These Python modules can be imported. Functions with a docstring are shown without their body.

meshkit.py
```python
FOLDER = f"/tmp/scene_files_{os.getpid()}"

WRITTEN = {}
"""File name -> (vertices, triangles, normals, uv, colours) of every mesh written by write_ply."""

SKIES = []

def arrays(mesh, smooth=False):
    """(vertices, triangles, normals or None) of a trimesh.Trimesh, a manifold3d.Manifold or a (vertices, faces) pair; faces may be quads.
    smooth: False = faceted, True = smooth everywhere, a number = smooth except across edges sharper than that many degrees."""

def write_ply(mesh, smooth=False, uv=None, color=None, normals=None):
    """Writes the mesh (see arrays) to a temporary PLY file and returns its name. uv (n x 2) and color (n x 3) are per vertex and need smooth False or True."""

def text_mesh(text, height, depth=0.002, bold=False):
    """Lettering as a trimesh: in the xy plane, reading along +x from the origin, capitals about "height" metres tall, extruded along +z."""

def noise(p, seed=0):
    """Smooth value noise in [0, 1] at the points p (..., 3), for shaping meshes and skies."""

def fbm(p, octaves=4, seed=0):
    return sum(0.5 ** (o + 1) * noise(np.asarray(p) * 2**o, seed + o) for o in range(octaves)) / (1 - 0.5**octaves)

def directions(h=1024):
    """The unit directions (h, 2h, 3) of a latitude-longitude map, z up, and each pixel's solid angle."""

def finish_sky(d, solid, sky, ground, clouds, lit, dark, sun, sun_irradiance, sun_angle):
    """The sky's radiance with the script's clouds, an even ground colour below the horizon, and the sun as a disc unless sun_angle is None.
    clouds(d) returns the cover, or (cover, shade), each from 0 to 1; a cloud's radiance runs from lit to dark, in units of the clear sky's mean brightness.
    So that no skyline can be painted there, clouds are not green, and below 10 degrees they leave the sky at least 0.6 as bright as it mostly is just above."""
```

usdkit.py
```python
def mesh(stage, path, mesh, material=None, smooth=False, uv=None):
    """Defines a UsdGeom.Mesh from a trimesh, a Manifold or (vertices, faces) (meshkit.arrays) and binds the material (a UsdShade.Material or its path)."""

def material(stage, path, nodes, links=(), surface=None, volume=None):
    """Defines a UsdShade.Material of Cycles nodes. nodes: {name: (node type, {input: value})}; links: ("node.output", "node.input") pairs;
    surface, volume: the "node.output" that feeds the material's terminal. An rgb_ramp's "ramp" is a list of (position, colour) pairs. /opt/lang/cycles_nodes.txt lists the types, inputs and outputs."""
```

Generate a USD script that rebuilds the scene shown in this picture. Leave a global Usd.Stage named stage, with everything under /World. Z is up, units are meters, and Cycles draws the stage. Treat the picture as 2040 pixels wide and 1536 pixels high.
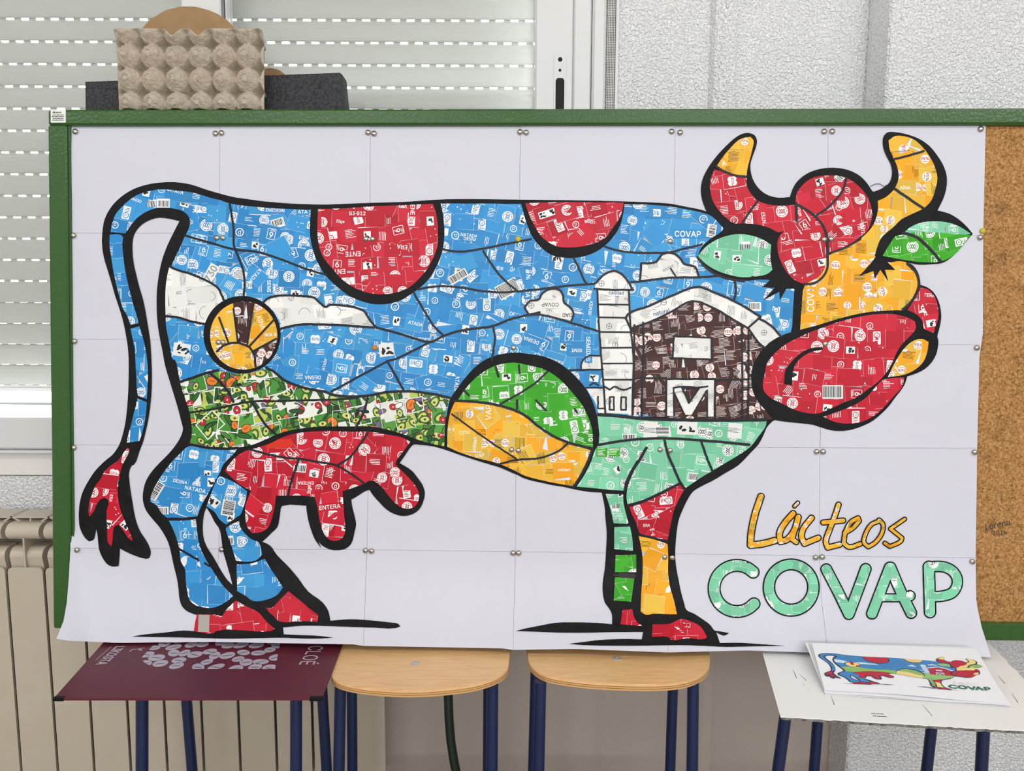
import math, random, glob, os, sys
import numpy as np, trimesh, shapely
from shapely import affinity
from shapely.geometry import Polygon, LineString, Point, MultiPolygon, box as sbox
from shapely.ops import unary_union
import mapbox_earcut as earcut
import usdkit, meshkit
from pxr import Usd, UsdGeom, UsdLux, UsdShade, Gf, Sdf, Vt

# ------------------------------------------------------------------ camera, sky, lights, exposure
stage = Usd.Stage.CreateInMemory()
UsdGeom.SetStageUpAxis(stage, 'Z'); UsdGeom.SetStageMetersPerUnit(stage, 1.0)
UsdGeom.Xform.Define(stage, '/World'); UsdGeom.Scope.Define(stage, '/World/Looks')
F_PX, PITCH, ROLL, CAM_H, EXPOSURE = 1560.0, math.radians(6.84), 0.004, 1.18, 0.68
C = np.array([0.0, 0.0, CAM_H])
FW = np.array([0, math.cos(PITCH), -math.sin(PITCH)])
_R, _U = np.array([1.0, 0, 0]), np.array([0, math.sin(PITCH), math.cos(PITCH)])
RT = _R * math.cos(ROLL) + _U * math.sin(ROLL)
UP = _U * math.cos(ROLL) - _R * math.sin(ROLL)
cam = UsdGeom.Camera.Define(stage, '/World/camera')
cam.CreateHorizontalApertureAttr(36.0); cam.CreateFocalLengthAttr(36.0 * F_PX / 2040)
cam.CreateClippingRangeAttr((0.05, 200.0)); cam.CreateExposureAttr(EXPOSURE)
m = Gf.Matrix4d(*RT, 0, *UP, 0, *(-FW), 0, *C, 1)
cam.AddTransformOp().Set(m)

dome = UsdLux.DomeLight.Define(stage, '/World/sky')
dome.CreateColorAttr((0.93, 0.97, 1.0)); dome.CreateIntensityAttr(3.0)

def rect_light(name, loc, w, h, power, color, rot):
    L = UsdLux.RectLight.Define(stage, '/World/' + name)
    L.CreateWidthAttr(w); L.CreateHeightAttr(h); L.CreateIntensityAttr(power); L.CreateColorAttr(color)
    L.AddTranslateOp().Set(Gf.Vec3d(*loc)); L.AddRotateXYZOp().Set(Gf.Vec3f(*rot))
WARM, COOL = (1.0, 0.985, 0.95), (0.94, 0.975, 1.0)
for k, (lx, ly, pw) in enumerate([(-2.6, -0.6, 6.0), (-1.1, -0.8, 6.0), (0.95, -0.8, 6.0), (2.6, -0.8, 8.5)]):  # leftmost one is an added side fill, the others are ceiling lamps
    rect_light('ceiling_and_fill_lamp' + (f'_{k:03d}' if k else ''), (lx, ly, 2.93), 1.2, 0.3, pw, WARM, (42, 0, 0))
rect_light('rear_fill_light', (0.5, -4.1, 2.1), 5.4, 1.2, 4.6, COOL, (90, 0, 0))  # added soft fill from the front; the rear wall has no window

# ------------------------------------------------------------------ helpers
rng = random.Random(7)
def lin(c):
    if isinstance(c, str):
        c = [int(c[i:i + 2], 16) / 255 for i in (0, 2, 4)]
    else:
        c = [x / 255 for x in c]
    return tuple(x / 12.92 if x <= 0.04045 else ((x + 0.055) / 1.055) ** 2.4 for x in c)

def rays(px, py):
    px, py = np.asarray(px, float), np.asarray(py, float)
    return FW + ((px - 1020) / F_PX)[..., None] * RT - ((py - 768) / F_PX)[..., None] * UP
def on_y(px, py, y):
    r = rays(px, py); return C + r * ((y - C[1]) / r[..., 1])[..., None]
def on_z(px, py, z):
    r = rays(px, py); return C + r * ((z - C[2]) / r[..., 2])[..., None]

_used = {}
def numbered(parent, name):
    k = _used.get((parent, name), 0); _used[(parent, name)] = k + 1
    return parent + '/' + (name if k == 0 else f'{name}_{k:03d}')
LOC = {}
def setdata(prim, **kw):
    for k, v in kw.items():
        if v is not None: prim.SetCustomDataByKey(k, v)
def thing(name, label, cat, loc=(0, 0, 0), group=None, kind=None):
    p = numbered('/World', name); x = UsdGeom.Xform.Define(stage, p)
    x.AddTranslateOp().Set(Gf.Vec3d(*map(float, loc))); LOC[p] = np.array(loc, float)
    setdata(x.GetPrim(), label=label, category=cat, group=group, kind=kind); return p
def arrays(mesh):
    if hasattr(mesh, 'to_mesh'):
        mm = mesh.to_mesh(); return np.array(mm.vert_properties[:, :3]), np.array(mm.tri_verts)
    if isinstance(mesh, tuple): return np.asarray(mesh[0], float), np.asarray(mesh[1], int)
    return np.array(mesh.vertices), np.array(mesh.faces)
def part(name, mesh, mat, parent, smooth=False, label=None, kind=None, tone=None):
    p = numbered(parent, name); v, f = arrays(mesh)
    base = LOC.get(parent, np.zeros(3)); v = v - base
    LOC[p] = base
    if tone is not None:
        g = UsdGeom.Mesh.Define(stage, p)
        g.CreatePointsAttr(Vt.Vec3fArray.FromNumpy(v.astype(np.float32)))
        g.CreateFaceVertexCountsAttr(Vt.IntArray.FromNumpy(np.full(len(f), 3, np.int32)))
        g.CreateFaceVertexIndicesAttr(Vt.IntArray.FromNumpy(f.astype(np.int32).ravel()))
        g.CreateSubdivisionSchemeAttr('none')
        UsdGeom.PrimvarsAPI(g).CreatePrimvar('tone', Sdf.ValueTypeNames.Color3fArray, 'vertex').Set(Vt.Vec3fArray.FromNumpy(np.asarray(tone, np.float32)))
        UsdShade.MaterialBindingAPI.Apply(g.GetPrim()).Bind(mat)
    else:
        g = usdkit.mesh(stage, p, trimesh.Trimesh(v, f, process=bool(smooth)), mat, smooth=smooth)
    setdata(g.GetPrim(), label=label, kind=kind)
    return p
def struct(name, mesh, mat, smooth=False, label=None):
    p = numbered('/World', name); v, f = arrays(mesh)
    g = usdkit.mesh(stage, p, trimesh.Trimesh(v, f, process=bool(smooth)), mat, smooth=smooth)
    setdata(g.GetPrim(), label=label, kind='structure'); return p
def single(name, mesh, mat, label, cat, group=None, smooth=False, kind=None):
    v, f = arrays(mesh); base = np.array([*(v[:, :2].min(0) + v[:, :2].max(0)) / 2, v[:, 2].min()])
    p = numbered('/World', name)
    g = usdkit.mesh(stage, p, trimesh.Trimesh(v - base, f, process=bool(smooth)), mat, smooth=smooth)
    UsdGeom.Xformable(g).AddTranslateOp().Set(Gf.Vec3d(*map(float, base)))
    setdata(g.GetPrim(), label=label, category=cat, group=group, kind=kind); return p

def bx(x0, x1, y0, y1, z0, z1, c=0.0):
    """Chamfered box."""
    if c <= 0:
        b = trimesh.creation.box((x1 - x0, y1 - y0, z1 - z0)); b.apply_translation(((x0 + x1) / 2, (y0 + y1) / 2, (z0 + z1) / 2)); return b
    c = min(c, (x1 - x0) / 2.01, (y1 - y0) / 2.01, (z1 - z0) / 2.01)
    pts = []
    for sx, (ax, bxx) in enumerate(((x0, 1), (x1, -1))):
        for ay, by in ((y0, 1), (y1, -1)):
            for az, bz in ((z0, 1), (z1, -1)):
                pts += [(ax, ay + by * c, az + bz * c), (ax + bxx * c, ay, az + bz * c), (ax + bxx * c, ay + by * c, az)]
    return trimesh.Trimesh(np.array(pts)).convex_hull
def cat(*ms): return trimesh.util.concatenate([trimesh.Trimesh(*arrays(x), process=False) for x in ms])
def tube(pts, r, sides=14, cap=True):
    p = np.asarray(pts, float); t = np.gradient(p, axis=0); t /= np.linalg.norm(t, axis=1, keepdims=True)
    ref = np.array([0, 1.0, 0]) if abs(t[0][1]) < 0.9 else np.array([1.0, 0, 0])
    a = np.cross(t, ref); a /= np.linalg.norm(a, axis=1, keepdims=True); b = np.cross(t, a)
    ang = np.arange(sides) * 2 * np.pi / sides
    v = (p[:, None] + r * (np.cos(ang)[None, :, None] * a[:, None] + np.sin(ang)[None, :, None] * b[:, None])).reshape(-1, 3)
    f = []
    n = len(p)
    for i in range(n - 1):
        for j in range(sides):
            q = [i * sides + j, i * sides + (j + 1) % sides, (i + 1) * sides + (j + 1) % sides, (i + 1) * sides + j]
            f += [[q[0], q[1], q[2]], [q[0], q[2], q[3]]]
    if cap:
        v = np.vstack([v, p[0], p[-1]]); c0, c1 = len(v) - 2, len(v) - 1
        for j in range(sides):
            f.append([c0, (j + 1) % sides, j]); f.append([c1, (n - 1) * sides + j, (n - 1) * sides + (j + 1) % sides])
    return trimesh.Trimesh(v, f, process=False)

# ------------------------------------------------------------------ materials
def mat(name, nodes, links, surface='p.BSDF'):
    return usdkit.material(stage, '/World/Looks/' + name, nodes, links, surface=surface)
def plain(name, color, rough=0.5, spec=0.5, metallic=0.0, bump=None, var=None, coat=0.0):
    """One colour; bump=(scale, distance); var=(scale, second colour) mottles it."""
    n = {'p': ('principled_bsdf', {'base_color': lin(color), 'roughness': rough, 'specular_ior_level': spec, 'metallic': metallic, 'coat_weight': coat})}
    l = []
    if bump or var: n['g'] = ('geometry', {})
    if bump:
        n['nb'] = ('noise_texture', {'scale': bump[0], 'detail': 3.0, 'roughness': 0.55})
        n['b'] = ('bump', {'strength': 1.0, 'distance': bump[1]})
        l += [('g.position', 'nb.vector'), ('nb.fac', 'b.height'), ('b.normal', 'p.normal')]
    if var:
        n['nv'] = ('noise_texture', {'scale': var[0], 'detail': 4.0, 'roughness': 0.6})
        n['r'] = ('rgb_ramp', {'ramp': [(0.3, lin(color)), (0.7, lin(var[1]))]})
        l += [('g.position', 'nv.vector'), ('nv.fac', 'r.fac'), ('r.color', 'p.base_color')]
    return mat(name, n, l)

M = {}
def stucco(name, col, scale, dist, low=None):
    n = {'g': ('geometry', {}), 'n1': ('noise_texture', {'scale': scale, 'detail': 2.5, 'roughness': 0.55, 'distortion': 0.35}),
        'r1': ('rgb_ramp', {'ramp': [(0.36, (0, 0, 0)), (0.5, (.5, .5, .5)), (0.66, (1, 1, 1))]}),
        'n2': ('noise_texture', {'scale': 3.0, 'detail': 4.0}), 'r2': ('rgb_ramp', {'ramp': [(0.3, lin(col)), (0.75, tuple(x * 0.95 for x in lin(col)))]}),
        'b': ('bump', {'strength': 1.0, 'distance': dist}), 'p': ('principled_bsdf', {'roughness': 0.7, 'specular_ior_level': 0.3})}
    l = [('g.position', 'n1.vector'), ('n1.fac', 'r1.fac'), ('r1.color', 'b.height'), ('b.normal', 'p.normal'), ('g.position', 'n2.vector'), ('n2.fac', 'r2.fac')]
    if low:                                  # a smooth dado below radiator height, with shade and warm bounce painted into its colour
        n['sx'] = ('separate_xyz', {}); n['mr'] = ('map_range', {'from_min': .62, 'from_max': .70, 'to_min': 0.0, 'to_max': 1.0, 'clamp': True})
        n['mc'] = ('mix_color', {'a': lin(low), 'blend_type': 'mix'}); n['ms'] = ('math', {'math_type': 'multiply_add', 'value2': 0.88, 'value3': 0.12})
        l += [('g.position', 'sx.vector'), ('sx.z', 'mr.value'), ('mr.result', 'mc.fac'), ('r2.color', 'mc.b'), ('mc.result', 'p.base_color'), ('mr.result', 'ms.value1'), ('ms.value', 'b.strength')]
    else: l += [('r2.color', 'p.base_color')]
    return mat(name, n, l)
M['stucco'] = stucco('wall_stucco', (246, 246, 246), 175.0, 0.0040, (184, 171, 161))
M['stucco_fine'] = stucco('pillar_stucco', (247, 247, 248), 180.0, 0.0042)
M['smooth_wall'] = plain('smooth_plaster', (226, 222, 218), 0.75, 0.3, bump=(60, 0.0006))
M['ceiling'] = plain('ceiling_paint', (238, 238, 236), 0.85, 0.2)
M['floor'] = plain('floor_terrazzo', (150, 140, 128), 0.35, 0.5, var=(60, (170, 160, 150)))
M['pvc'] = plain('white_window_pvc', (212, 212, 211), 0.32, 0.5)
M['gasket'] = plain('grey_gasket', (120, 122, 122), 0.6)
M['black_plastic'] = plain('black_plastic', (11, 11, 12), 0.5, 0.2)
M['slat'] = plain('shutter_slat_pvc', (196, 198, 192), 0.4, 0.4, bump=(8, 0.0004))
M['radiator'] = plain('cream_radiator_enamel', (192, 181, 164), 0.33, 0.5, bump=(14, 0.0005), var=(6, (186, 174, 156)))
M['green'] = mat('green_frame_paint', {
    'g': ('geometry', {}), 'n': ('noise_texture', {'scale': 180.0, 'detail': 2.0}), 'b': ('bump', {'strength': 1.0, 'distance': 0.0006}),
    'n2': ('noise_texture', {'scale': 9.0, 'detail': 8.0, 'roughness': 0.75}), 'r2': ('rgb_ramp', {'ramp': [(0.0, lin((50, 90, 38))), (0.735, lin((46, 85, 34))), (0.75, lin((180, 190, 172)))]}),
    'p': ('principled_bsdf', {'roughness': 0.24, 'specular_ior_level': 0.45})},
    [('g.position', 'n.vector'), ('n.fac', 'b.height'), ('b.normal', 'p.normal'), ('g.position', 'n2.vector'), ('n2.fac', 'r2.fac'), ('r2.color', 'p.base_color')])
M['dark_green'] = plain('dark_green_stand_paint', (16, 34, 26), 0.35)
M['cork'] = mat('cork', {
    'g': ('geometry', {}), 'v': ('voronoi_texture', {'scale': 230.0, 'randomness': 1.0}), 'n': ('noise_texture', {'scale': 210.0, 'detail': 4.0, 'roughness': 0.75, 'distortion': 0.8}),
    'r': ('rgb_ramp', {'ramp': [(0.28, lin((80, 52, 26))), (0.42, lin((142, 100, 56))), (0.55, lin((182, 136, 84))), (0.7, lin((206, 164, 112)))]}),
    'n3': ('noise_texture', {'scale': 24.0, 'detail': 6.0, 'roughness': 0.7}), 'r3': ('rgb_ramp', {'ramp': [(0.3, (0.62, 0.6, 0.58)), (0.46, (1, 1, 1))]}),
    'mx': ('mix_color', {'blend_type': 'multiply', 'fac': 1.0}), 'b': ('bump', {'strength': 0.7, 'distance': 0.0012}), 'p': ('principled_bsdf', {'roughness': 0.85, 'specular_ior_level': 0.2})},
    [('g.position', 'v.vector'), ('g.position', 'n.vector'), ('n.fac', 'r.fac'), ('g.position', 'n3.vector'), ('n3.fac', 'r3.fac'), ('r.color', 'mx.a'), ('r3.color', 'mx.b'), ('mx.result', 'p.base_color'), ('n.fac', 'b.height'), ('b.normal', 'p.normal')])
M['paper'] = plain('white_paper', (207, 206, 217), 0.6, 0.35, bump=(5.5, 0.009))
M['sheet'] = plain('copy_paper', (238, 238, 242), 0.55, 0.35)
M['carton'] = mat('printed_carton', {'a': ('attribute', {'attribute': 'tone'}), 'p': ('principled_bsdf', {'roughness': 0.45, 'specular_ior_level': 0.25})}, [('a.color', 'p.base_color')])
M['print'] = mat('flat_print', {'a': ('attribute', {'attribute': 'tone'}), 'p': ('principled_bsdf', {'roughness': 0.5, 'specular_ior_level': 0.35})}, [('a.color', 'p.base_color')])
M['black_paper'] = plain('black_card_and_marker', (15, 14, 17), 0.55, 0.15, bump=(160, 0.0006), var=(40, (26, 25, 28)))
M['marker'] = plain('dark_marker_line', (9, 10, 22), 0.45, 0.3)
M['steel'] = plain('nickel_tack', (176, 170, 160), 0.25, metallic=1.0)
M['yellow_tack'] = plain('yellow_tack', (196, 176, 30), 0.35)
M['red_tack'] = plain('orange_tack', (190, 120, 40), 0.35)
M['pulp'] = plain('egg_tray_pulp', (196, 184, 168), 0.95, 0.1, bump=(260, 0.0022), var=(70, (182, 169, 152)))
M['cardboard'] = plain('brown_cardboard', (164, 134, 100), 0.85, 0.15, bump=(90, 0.0008), var=(30, (152, 122, 88)))
M['foam'] = mat('charcoal_foam', {
    'g': ('geometry', {}), 'v': ('voronoi_texture', {'scale': 330.0}), 'n': ('noise_texture', {'scale': 240.0, 'detail': 3.0}),
    'r': ('rgb_ramp', {'ramp': [(0.3, lin((8, 8, 9))), (0.64, lin((58, 58, 63)))]}), 'b': ('bump', {'strength': 1.0, 'distance': 0.0024}), 'p': ('principled_bsdf', {'roughness': 0.7})},
    [('g.position', 'v.vector'), ('g.position', 'n.vector'), ('n.fac', 'r.fac'), ('r.color', 'p.base_color'), ('n.fac', 'b.height'), ('b.normal', 'p.normal')])
M['navy'] = plain('navy_tube_paint', (18, 33, 74), 0.3, 0.5, bump=(120, 0.0003))
M['wood'] = mat('beech_ply', {
    'g': ('geometry', {}), 'mp': ('mapping', {'scale': (2.0, 16.0, 16.0)}), 'n': ('noise_texture', {'scale': 9.0, 'detail': 6.0, 'roughness': 0.65, 'distortion': 0.4}),
    'r': ('rgb_ramp', {'ramp': [(0.3, lin((222, 172, 118))), (0.5, lin((232, 186, 132))), (0.72, lin((240, 198, 148)))]}), 'p': ('principled_bsdf', {'roughness': 0.33, 'specular_ior_level': 0.45})},
    [('g.position', 'mp.vector'), ('mp.vector', 'n.vector'), ('n.fac', 'r.fac'), ('r.color', 'p.base_color')])
M['ply_dark'] = plain('ply_glue_layer', (150, 104, 56), 0.5)
M['ply_light'] = plain('ply_pale_layer', (206, 160, 104), 0.5)
M['burgundy'] = plain('burgundy_card', (98, 34, 51), 0.45, 0.35, var=(18, (91, 32, 47)))
M['grey_ink'] = plain('silver_print', (178, 172, 184), 0.45)
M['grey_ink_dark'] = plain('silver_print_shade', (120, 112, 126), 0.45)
M['dark_ink'] = plain('black_print', (34, 32, 34), 0.5)
M['white_panel'] = mat('scuffed_white_board', {
    'g': ('geometry', {}), 'mp': ('mapping', {'scale': (60.0, 5.0, 5.0), 'rotation': (0, 0, 0.15)}), 'n': ('noise_texture', {'scale': 3.0, 'detail': 5.0, 'roughness': 0.7}),
    'r': ('rgb_ramp', {'ramp': [(0.0, lin((246, 245, 244))), (0.68, lin((244, 243, 242))), (0.74, lin((190, 184, 178)))]}), 'p': ('principled_bsdf', {'roughness': 0.45})},
    [('g.position', 'mp.vector'), ('mp.vector', 'n.vector'), ('n.fac', 'r.fac'), ('r.color', 'p.base_color')])
M['panel_core'] = plain('dark_board_core', (62, 58, 54), 0.8, bump=(200, 0.002), var=(120, (150, 145, 138)))
M['strap'] = mat('woven_strap', {
    'tc': ('geometry', {}), 'mp': ('mapping', {'rotation': (0, 0.785, 0), 'scale': (1, 1, 1)}), 'ck': ('checker_texture', {'scale': 420.0, 'color1': lin((96, 94, 92)), 'color2': lin((208, 206, 204))}),
    'p': ('principled_bsdf', {'roughness': 0.8})}, [('tc.position', 'mp.vector'), ('mp.vector', 'ck.vector'), ('ck.color', 'p.base_color')])
M['glass'] = mat('window_glass', {'t': ('transparent_bsdf', {'color': (0.965, 0.965, 0.96)}), 'gl': ('glossy_bsdf', {'color': (1, 1, 1), 'roughness': 0.0}), 'fr': ('fresnel', {'IOR': 1.5}), 'm': ('mix_closure', {})},
    [('fr.fac', 'm.fac'), ('t.BSDF', 'm.closure1'), ('gl.BSDF', 'm.closure2')], surface='m.closure')
M['sticker'] = plain('sticker_white', (226, 230, 224), 0.4)
M['zinc'] = plain('zinc_screw', (190, 188, 180), 0.35, metallic=0.3)

# ------------------------------------------------------------------ the room
WY = 1.72                                   # face of the window wall
XL, XR, YB, ZC = -3.1, 4.2, -4.3, 3.0
def X_at(px, py, y): return float(on_y(px, py, y)[0])
def Z_at(px, py, y): return float(on_y(px, py, y)[2])
wx0, wx1 = -2.35, X_at(1206, 100, WY)       # window opening
wz0, wz1 = Z_at(50, 900, WY), 2.45
struct('floor', bx(XL - .2, XR + .2, YB - .2, WY + .3, -0.1, 0), M['floor'])
struct('ceiling', bx(XL - .2, XR + .2, YB - .2, WY + .3, ZC, ZC + .1), M['ceiling'])
struct('wall_left', bx(XL - .2, XL, YB, WY + .3, 0, ZC), M['smooth_wall'])
struct('wall_right', bx(XR, XR + .2, YB, WY + .3, 0, ZC), M['smooth_wall'])
struct('wall_rear', bx(XL - .2, XR + .2, YB - .2, YB, 0, ZC), M['smooth_wall'])
wt = 0.30
rx = X_at(780, 1450, WY)
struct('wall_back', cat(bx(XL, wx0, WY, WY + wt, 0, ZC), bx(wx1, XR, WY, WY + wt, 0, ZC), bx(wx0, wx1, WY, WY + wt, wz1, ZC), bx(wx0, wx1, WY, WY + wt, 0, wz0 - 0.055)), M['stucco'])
# smooth band of plaster below the window, and the smoother wall face low down
struct('trim_1', bx(wx0, wx1 + .01, WY - 0.006, WY + 0.1, Z_at(50, 946, WY), wz0, 0.002), M['smooth_wall'], label='smooth plaster band under the window frame')
# pillar on the right
PY = 1.622
pxl = X_at(1775, 2, PY)
struct('trim_2', bx(pxl, XR, PY, WY, 0, ZC, 0.004), M['stucco_fine'], label='white textured pillar on the right')
# plastered pipe casing
a0, a1, a2, a3 = [X_at(p, 100, WY) for p in (1413, 1420, 1440, 1466)]
cs = Polygon([(a0, WY), (a1, WY - .018), (a2, WY - .028), (a2 + .022, WY - .020), (a3 - .004, WY - .012), (a3, WY)])
cm = trimesh.creation.extrude_polygon(cs, ZC, engine='earcut')
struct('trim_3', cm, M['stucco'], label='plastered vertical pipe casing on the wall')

# window: sliding white frame
win = numbered('/World', 'window_1'); UsdGeom.Xform.Define(stage, win); LOC[win] = np.zeros(3)
setdata(stage.GetPrimAtPath(win), kind='structure', label='white framed sliding window with closed roller shutter behind it')
GY = WY + 0.030
xs = lambda p, y: X_at(p, 100, y)
zt = wz1
# outer frame, right jamb in two steps, sill rail, head
j0, j1, j2 = xs(1143, WY - .012), xs(1180, WY - .016), xs(1207, WY - .016)
part('frame_jamb', cat(bx(j0, j1 - .0015, WY - .010, WY + .07, wz0, zt, .003), bx(j1, j2, WY - .016, WY + .07, wz0, zt, .005)), M['pvc'], win)
zf0, zf1, zf2, zf3 = Z_at(50, 898, WY - .02), Z_at(50, 832, WY - .02), Z_at(50, 806, WY), Z_at(50, 781, GY)
part('sill_rail', bx(wx0, j1, WY - .020, WY + .08, zf0 + .003, zf1, .004), M['pvc'], win)
part('sill_strip', bx(wx0, j1, WY - .026, WY, zf0 - .006, zf0 + .001, .002), M['pvc'], win)
part('frame_head', bx(wx0, j1, WY - .016, WY + .08, zt - .06, zt, .004), M['pvc'], win)
part('frame_jamb', bx(wx0, wx0 + .05, WY - .016, WY + .08, wz0, zt, .004), M['pvc'], win)
# right sash: stiles, bottom rail, gasket, glass
s0, s1, s2 = xs(462, GY), xs(1065, GY), xs(1143, WY - .004)
l0 = xs(376, GY)
part('sash_stile', bx(s1, s2, WY - .006, GY + .02, zf1, zt - .06, .004), M['pvc'], win)
part('sash_stile', bx(l0, s0 - .009, WY - .002, GY + .02, zf1, zt - .06, .003), M['pvc'], win)
part('gasket', bx(s0 - .0085, s0 - .004, WY + .002, GY + .012, zf1, zt - .06), M['gasket'], win)
part('gasket', bx(s0 - .0025, s0, WY + .006, GY + .012, zf1, zt - .06), M['pvc'], win)
zsill = Z_at(50, 830, WY + .085)
part('track', bx(wx0, j1, WY + .072, WY + .078, zsill - .004, zsill + .0005), M['gasket'], win)
part('glass', bx(s0, s1, GY, GY + .004, zf1, zt - .06), M['glass'], win)
part('glass', bx(wx0 + .05, l0, GY + .008, GY + .012, zf1, zt - .06), M['glass'], win)
# lock plate with keyhole, screw and black pull slot
y0 = WY - .006
lx0, lx1 = X_at(1103.5, 150, y0), X_at(1127, 150, y0)
lz1, lz0 = Z_at(1115, 100, y0), Z_at(1115, 330, y0)
lr = (lx1 - lx0) / 2
pl = Polygon([(lx0, lz0), (lx1, lz0)] + [((lx0 + lx1) / 2 + lr * math.cos(a), lz1 - lr + lr * math.sin(a)) for a in np.linspace(0, math.pi, 16)])
def plate(poly, y, t):
    e = trimesh.creation.extrude_polygon(poly, t, engine='earcut'); v = e.vertices.copy()
    return trimesh.Trimesh(np.stack([v[:, 0], y - v[:, 2], v[:, 1]], 1), e.faces[:, ::-1], process=False)
lk = part('lock_plate', plate(pl, y0, .002), M['pvc'], win)
for cx, cy, r in ((1116, 118.5, 4.0), (1115.5, 140, 2.6)):
    q = on_y(cx, cy, y0 - .002); part('screw_hole', plate(Point(q[0], q[2]).buffer(r * .00112), y0 - .002, .0006), M['black_plastic'], lk)
q0, q1 = on_y(1107.6, 156, y0 - .002), on_y(1122, 320, y0 - .002)
part('pull_slot', plate(sbox(q0[0] + .006, q1[2], q1[0] - .006, q0[2] - .006).buffer(.0065), y0 - .002, .0007), M['black_plastic'], lk)

struct('trim_4', bx(wx0, wx1, WY + .08, 2.32, zsill - .05, zsill, .004), plain('pale_stone_sill', (232, 231, 228), 0.6), label='pale stone window sill outside')
ty = on_z(50, 806, zsill)[1]
struct('trim_5', bx(wx0, wx1, ty, ty + .006, zsill, zsill + .006, .001), plain('dark_sill_track', (70, 72, 74), 0.6), label='grey strip on the outer sill')
# roller shutter behind the glass, one mesh per slat
SY = 1.84
sh = thing('roller_shutter', 'pale grey closed roller shutter of long slats with light dashes, behind the window glass', 'shutter', (-0.9, SY, Z_at(40, 768, SY)))
zA, zB = Z_at(40, 768, SY), Z_at(40, 41, SY)
pitch = (zB - zA) / 17.0
prof = np.linspace(0, math.pi, 7)
hole_p = 28.2 / F_PX * SY
nsl = int((2.5 - zA) / pitch) + 1
sx0, sx1 = -2.3, xs(1068, SY)
for k in range(nsl):
    zz = zA + k * pitch
    gap = 0.0050 if k > 4 else 0.0020
    hgt = pitch - gap
    zs = zz + gap + np.array([0, .06, .2, .4, .6, .8, .94, 1.0]) * hgt
    ys = SY - 0.006 * np.sin(np.linspace(0.12, 0.95, 8) * math.pi) ** 0.7
    pr = [(ys[i], zs[i]) for i in range(8)] + [(SY + .005, zs[7]), (SY + .005, zs[0])]
    n = len(pr)
    v = [(sx0, a, b) for a, b in pr] + [(sx1, a, b) for a, b in pr]
    f = []
    for i in range(n):
        j = (i + 1) % n; f += [[i, j, n + j], [i, n + j, n + i]]
    f += [[0, i + 1, i] for i in range(1, n - 1)] + [[n, n + i, n + i + 1] for i in range(1, n - 1)]
    slat = trimesh.Trimesh(v, f, process=False)
    tabs = [slat]
    off = (k % 2) * .45 * hole_p + (k * 0.137 % 1) * .1 * hole_p
    x = sx0 + off
    while x < sx1:
        tabs.append(bx(x, min(x + hole_p * .47, sx1), SY + .001, SY + .003, zz - .0005, zz + gap + .0005)); x += hole_p
    tabs.append(bx(sx0, sx1, SY + .0005, SY + .0015, zz - .0002, zz + .0012))
    part('slat', cat(*tabs), M['slat'], sh)
part('bottom_bar', bx(sx0, sx1, SY - .008, SY + .008, Z_at(40, 781, SY), zA - .0015, .003), M['pvc'], sh)
part('guide_rail', bx(sx1, sx1 + .03, SY - .02, SY + .02, zA - .08, 2.5), M['pvc'], sh)

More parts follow.
